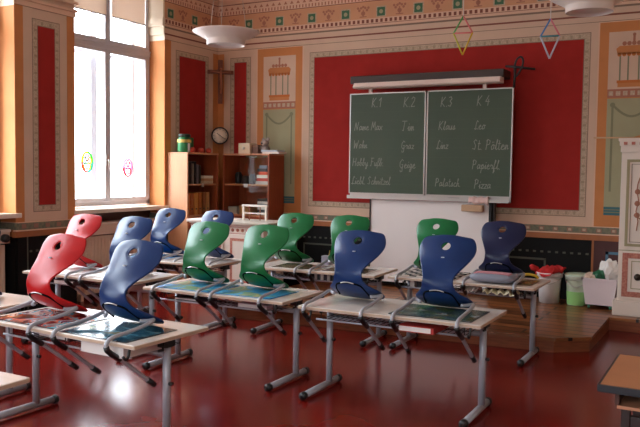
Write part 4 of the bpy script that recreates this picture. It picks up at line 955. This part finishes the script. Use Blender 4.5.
fs = empty('wire_stand', (-5.36, 8.03, .951)); tag(fs, 'white frame stand with spindles on the painted cabinet', 'stand'); wm = mat('stand_white', (228, 214, 200), .5)
for x in (-.17, .17): MB().box(x - .012, x + .012, -.012, .012, 0, .19, wm).obj('upright', fs)
MB().box(-.19, .19, -.016, .016, .175, .2, wm).obj('top_bar', fs, bevel=.003); MB().box(-.17, .17, -.008, .008, .085, .1, wm).obj('middle_bar', fs)
for x in (-.08, .08): MB().tube([(x, 0, .0), (x, 0, .18)], .006, mat('stand_rust', (150, 90, 66), .6), 6).obj('spindle', fs)

# ------------------------------------------------------------------ painted stove at the board wall
sv = empty('tiled_stove', (-.45, 8.38, PLAT)); tag(sv, 'tall cream painted stove with red and olive borders beside the bins', 'stove')
X0 = -1.075 + .45; X1 = .75; z_ = -PLAT
MB().box(X0 - .04, X1, -.03, .66, 0, .15, OFFW).obj('plinth', sv, bevel=.006); MB().box(X0, X1, 0, .66, .15, 1.69, OFFW).obj('body', sv, bevel=.004)
c_ = MB(); c_.box(X0 - .01, X1, -.012, .66, 1.69, 1.755, OFFW); c_.box(X0 - .02, X1, -.03, .66, 1.755, 1.8, OFFW); c_.box(X0 - .03, X1, -.045, .66, 1.8, 1.83, OFFW)
for i in range(18): c_.box(X0 + .02 + i * .075, X0 + .055 + i * .075, -.034, -.03, 1.762, 1.792, REDB)
c_.obj('cornice_moulding', sv)
cf = MB(); cf.add([(x, y, z) for y in (.05, .12) for x, z in ((X0 + .04, 1.83), (X1 - .04, 1.83), (X1 - .3, 1.9), (.05, 1.94), (X0 + .3, 1.9))], [(0, 1, 2, 3, 4), (9, 8, 7, 6, 5)] + [(i, (i + 1) % 5, (i + 1) % 5 + 5, i + 5) for i in range(5)], OCHRE); cf.obj('crest', sv)
def ring4(mb, x0, x1, z0, z1, w_, m_, y0=-.004, y1=0):
    for a, b, c, e in ((x0, x1, z0, z0 + w_), (x0, x1, z1 - w_, z1), (x0, x0 + w_, z0 + w_, z1 - w_), (x1 - w_, x1, z0 + w_, z1 - w_)): mb.box(a, b, y0, y1, c, e, m_)
p = MB(); px0 = -1.02 + .45; ring4(p, px0, px0 + .9, .857 + z_, 1.75 + z_, .028, OLIVE); ring4(p, px0 + .045, px0 + .855, .9 + z_, 1.705 + z_, .006, LINEG); ring4(p, X0 - .0, px0 + .93, .81 + z_, .818 + z_, .004, OLIVE)
def scroll(cx, sgn):
    q = [(cx, 1.02), (cx + sgn * .012, 1.12), (cx - sgn * .01, 1.22), (cx + sgn * .012, 1.33), (cx - sgn * .008, 1.43), (cx, 1.5)]
    p.tube([(a, -.003, b + z_) for a, b in q], .006, MOTIF, 6)
    for zz in (1.18, 1.3, 1.42): p.ball((cx, -.003, zz + z_), .028, MOTIF, 1, .12, 1)
    p.tube(smooth_path([(cx, -.003, 1.5 + z_), (cx + sgn * .03, -.003, 1.58 + z_), (cx + sgn * .1, -.003, 1.6 + z_), (cx + sgn * .11, -.003, 1.54 + z_), (cx + sgn * .06, -.003, 1.52 + z_)], 4), .006, MOTIF, 6)
    p.tube(smooth_path([(cx - .03 * sgn, -.003, 1.18 + z_), (cx + sgn * .1, -.003, 1.12 + z_), (cx + sgn * .2, -.003, 1.2 + z_)], 4), .006, MOTIF, 6)
scroll(px0 + .11, 1); scroll(px0 + .79, -1); p.obj('painted_scroll_pattern', sv)
dr = MB().box(px0 - .03, px0 + .93, -.012, 0, .31 + z_, .81 + z_, OFFW).obj('fire_door', sv, bevel=.003); p = MB(); ring4(p, px0 - .012, px0 + .91, .335 + z_, .79 + z_, .055, REDB, -.016, -.012); ring4(p, px0 + .075, px0 + .82, .42 + z_, .71 + z_, .008, OLIVE, -.015, -.012); p.obj('painted_border', dr)
MB().lathe([(.0, 0), (.035, .0), (.035, .012), (.012, .016), (.012, .03), (.0, .034)], mat('knob_bronze', (70, 60, 50), .4, .6), Matrix.Translation((px0 + .14, -.012, .545 + z_)) @ RX, 18, cap=False).obj('door_knob', dr)
o = MB().tube([(-1.36, 8.40, PLAT + 1.838), (-.7, 8.45, PLAT + 1.838)], .008, mat('rod_wood', (196, 150, 110), .5), 8).obj('pointer_stick', None); tag(o, 'thin wooden pointer stick sticking out over the stove top', 'stick')

# ------------------------------------------------------------------ bins on the platform
RM = random.Random(4)
wb = empty('bucket', (-1.85, 8.8, PLAT)); tag(wb, 'white plastic bucket with a red cloth hanging over its rim', 'bucket'); pw = mat('bucket_white', (238, 230, 228), .4)
def bucket(e, r0_, r1_, h_, m_, rim_m):
    MB().lathe([(0, 0.004), (r0_, 0), (r1_ - .012, h_ - .05), (r1_ - .006, h_ - .005), (r1_ - .016, h_ - .005), (r0_ - .008, .012), (0, .012)], m_, None, 32, cap=False).obj('body', e)
    MB().lathe([(r1_ - .012, h_ - .05), (r1_ + .004, h_ - .05), (r1_ + .004, h_ - .012), (r1_ + .01, h_ - .006), (r1_ + .01, h_), (r1_ - .014, h_)], rim_m, None, 32, cap=False).obj('rim', e)
    MB().tube(smooth_path([(-(r1_ + .006), -.0, h_ - .03), (-r1_ * .75, -r1_ * .75, h_ - .075), (0, -(r1_ + .012), h_ - .12), (r1_ * .75, -r1_ * .75, h_ - .085), (r1_ + .006, 0, h_ - .03)], 5), .004, ALU, 6).obj('wire_handle', e)
bucket(wb, .11, .14, .34, pw, pw)
rc = MB(); v = []; f = []; n = 28
for j, (q, zz) in enumerate(((.02, .40), (.05, .405), (.09, .385), (.12, .355), (.14, .348), (.156, .335), (.162, .315))):
    for i in range(n):
        a = 2 * PI * i / n; kk = 1 + .1 * math.sin(3 * a + j) ; dz = .016 * math.sin(5 * a + j * 1.3) - (.0 if (j < 5 or math.cos(a - 3.3) > -.2) else -.04 * (j - 4))
        v.append((q * kk * math.cos(a), q * kk * math.sin(a), zz + dz))
for j in range(6):
    for i in range(n): f.append((j * n + i, j * n + (i + 1) % n, (j + 1) * n + (i + 1) % n, (j + 1) * n + i))
f.append(tuple(range(n)))
rc.add(v, f, mat('cloth_red', (196, 36, 36), .8), None, True); rc.tube([(-.14, -.02, .36), (-.19, -.04, .385), (-.21, -.05, .41)], [.03, .03, .016], mat('cloth_red', (196, 36, 36), .8), 8)
o = rc.obj('cleaning_cloth', None, (-1.845, 8.8, PLAT)); s_ = o.modifiers.new('thickness', 'SOLIDIFY'); s_.thickness = .004; s_.offset = 1; tag(o, 'bright red cleaning cloth bunched on the white bucket', 'cloth')
gb = empty('bucket', (-1.55, 8.8, PLAT)); tag(gb, 'translucent green bucket with lid standing between two white bins', 'bucket'); gt = mat('bucket_green_pale', (206, 218, 192), .35); gl_ = mat('bucket_green_fill', (150, 200, 120), .4)
bucket(gb, .103, .126, .33, gt, mat('bucket_rim_pale', (218, 226, 208), .35))
MB().lathe([(.1035, .004), (.1125, .15), (.1125, .152), (.110, .152)], gl_, None, 32, cap=False).obj('green_fill_line', gb)
MB().lathe([(0, .352), (.11, .35), (.13, .345), (.138, .335), (.138, .33)], mat('lid_pale', (190, 206, 180), .35), None, 32, cap=False).obj('lid', gb)
tb = empty('waste_bin', (-1.28, 8.72, PLAT)); tag(tb, 'square white waste bin on green castors, full of paper', 'bin'); tw = mat('bin_white', (226, 210, 212), .4)
m = MB(); h0, h1, zt_, zb_ = .145, .18, .335, .045
def frus(mb, a, b, z0, z1, m_): mb.add([(sx * a, sy * a * .8, z0) for sx, sy in ((-1, -1), (1, -1), (1, 1), (-1, 1))] + [(sx * b, sy * b * .8, z1) for sx, sy in ((-1, -1), (1, -1), (1, 1), (-1, 1))], [(0, 1, 5, 4), (1, 2, 6, 5), (2, 3, 7, 6), (3, 0, 4, 7)] + ([(0, 3, 2, 1)]), m_)
frus(m, h0, h1, zb_, zt_, tw); o = m.obj('body', tb); s_ = o.modifiers.new('thickness', 'SOLIDIFY'); s_.thickness = .006; s_.offset = -1
m = MB(); q = h1 + .008
for a in ((-q, q, -q * .8, -q * .8 + .02), (-q, q, q * .8 - .02, q * .8), (-q, -q + .02, -q * .8, q * .8), (q - .02, q, -q * .8, q * .8)): m.box(*a, zt_ - .02, zt_, tw)
m.obj('rim', tb)
for sx in (-1, 1):
    for sy in (-1, 1): MB().lathe([(.02, -.012), (.022, -.008), (.022, .008), (.02, .012)], mat('castor_green', (60, 120, 90), .5), Matrix.Translation((sx * .11, sy * .085, .022)) @ Matrix.Rotation(PI / 2, 4, 'Y'), 14).box(sx * .11 - .008, sx * .11 + .008, sy * .085 - .008, sy * .085 + .008, .03, .05, mat('castor_green', (60, 120, 90), .5)).obj('castor', tb)
def crumpled(name, x, y, z, sx, sy, sz, m_, label, seed, cat='paper'):
    rr = random.Random(seed); bm = bmesh.new(); bmesh.ops.create_icosphere(bm, subdivisions=3, radius=1)
    for v in bm.verts:
        k = 1 + .22 * math.sin(v.co.x * 5 + seed) * math.cos(v.co.y * 6 + seed * 2) + rr.uniform(-.08, .08); v.co = Vector((v.co.x * sx * k, v.co.y * sy * k, v.co.z * sz * k))
    me = bpy.data.meshes.new(name); bm.to_mesh(me); bm.free(); me.materials.append(m_); o = bpy.data.objects.new(name, me); C.objects.link(o); o.location = (x, y, z); return tag(o, label, cat)
crumpled('crumpled_paper', -1.2, 8.71, PLAT + .42, .1, .1, .11, PAPER, 'big crumpled white paper bulging out of the waste bin', 2)
o = crumpled('crumpled_paper', -1.38, 8.7, PLAT + .335, .08, .1, .05, mat('paper_tan', (206, 180, 160), .8), 'tan crumpled paper in the corner of the waste bin', 5)
o = crumpled('tinsel_ball', -1.29, 8.66, PLAT + .36, .07, .06, .06, mat('tinsel_green', (20, 96, 60), .35), 'dark green tinsel ball on the waste bin paper', 9, 'decoration')

# ------------------------------------------------------------------ hanging lamps and straw mobiles
def make_lamp(label):
    e = empty('pendant_lamp'); tag(e, label, 'lamp', 'dish lamps on wires')
    MB().lathe([(.184, .0), (.19, .006), (.19, .05), (.2, .058), (.25, .085), (.3, .112), (.325, .128), (.328, .135), (.32, .138), (.24, .11), (.17, .07), (.03, .06)], LAMPW, None, 48, cap=False).obj('dish', e)
    MB().lathe([(0.001, .012), (.1, .014), (.165, .02), (.178, .012), (.186, .0)], mat('lamp_diffuser', (222, 210, 204), .25), None, 48, cap=False).obj('diffuser', e)
    for i in range(3):
        a = 2 * PI * i / 3 + .35; MB().tube([(.21 * math.cos(a), .21 * math.sin(a), .09), (.03 * math.cos(a), .03 * math.sin(a), 1.52)], .0028, mat('wire_pale', (190, 178, 166), .5), 5).obj('wire', e)
    MB().lathe([(.055, 1.5), (.06, 1.51), (.06, ZC - 2.83), (.0, ZC - 2.83)], LAMPW, None, 24).obj('ceiling_rose', e)
    return e
lp = make_lamp('white dish lamp hanging before the room corner with the crucifix'); lp.location = (-4.495, 6.2, 2.815)
l2 = copy_tree(lp); l2.location = (-1.135, 6.6, 2.918); l2['label'] = 'white dish lamp cut by the upper picture edge above the stove side'
for ch in l2.children:
    if ch.name.startswith('ceiling_rose') or ch.name.startswith('wire'): ch.scale = (1, 1, (ZC - 2.918) / (ZC - 2.83))
def straw(x, y, z, cols, label, h=.155, w_=.075, rz=.3):
    e = empty('straw_mobile', (x, y, z), rz); tag(e, label, 'decoration', None); T = (0, 0, h); Bt = (0, 0, -h); A_ = (-w_, .01, .02); B_ = (w_, -.01, .02)
    for k, (a, b) in enumerate(((T, A_), (T, B_), (A_, B_), (A_, Bt), (B_, Bt))): MB().tube([a, b], .0065, cols[k], 8).obj('straw', e)
    MB().tube([(0, 0, h), (0, 0, ZC - z)], .003, mat('string_white', (214, 206, 200), .7), 5).obj('string', e)
    return e
sg = lambda n_, s: mat('straw_' + n_, s, .4)
straw(-2.005, 6, 2.7, [sg('green', (90, 160, 80)), sg('pink', (216, 110, 110)), sg('pink', (216, 110, 110)), sg('lime', (190, 180, 50)), sg('yellow', (226, 180, 40))], 'green and yellow straw diamond hanging on a thread')
straw(-1.314, 6, 2.625, [sg('blue', (70, 120, 180)), sg('rose', (206, 110, 120)), sg('teal', (50, 130, 140)), sg('silver', (180, 180, 190)), sg('silver', (180, 180, 190))], 'blue and pink straw diamond hanging on a thread', .15, .07)

# ------------------------------------------------------------------ brown table near the camera
dk_ = empty('work_table', (.35, 3.92, 0)); tag(dk_, 'brown table with dark edge and open shelf beneath, nearest the camera', 'table')
BT = mat('brown_laminate', (180, 118, 78), .5, noise=.08, nscale=6); DE = mat('dark_edge', (34, 36, 42), .4)
MB().box(-.88, .88, -.335, .335, .615, .648, DE).box(-.868, .868, -.323, .323, .648, .651, BT).obj('tabletop', dk_, bevel=.002)
MB().box(-.80, .80, -.28, .26, .535, .55, mat('shelf_wood_light', (190, 130, 96), .5)).box(-.81, -.79, -.28, .26, .55, .615, mat('shelf_wood_dark', (80, 48, 38), .5)).obj('open_shelf', dk_, bevel=.002)
for sx in (-1, 1):
    for sy in (-1, 1): MB().box(sx * .765 - .02, sx * .765 + .02, sy * .24 - .02, sy * .24 + .02, 0, .535, mat('dark_steel_leg', (46, 32, 30), .4)).obj('leg', dk_, bevel=.003)
MB().box(-.745, .745, -.255, -.225, .45, .5, mat('dark_steel_leg', (46, 32, 30), .4)).obj('front_rail', dk_, bevel=.003)
o = MB().rbox(-.1, .1, -.07, .07, 0, .045, .02, mat('case_tan', (150, 120, 100), .6)).obj('pencil_case', None, (-.25, 3.76, .551)); tag(o, 'tan pencil case on the open shelf under the brown table', 'case'); MB().tube([(-.08, -.0, .046), (.08, 0, .046)], .004, ALU, 6).obj('zipper', o)
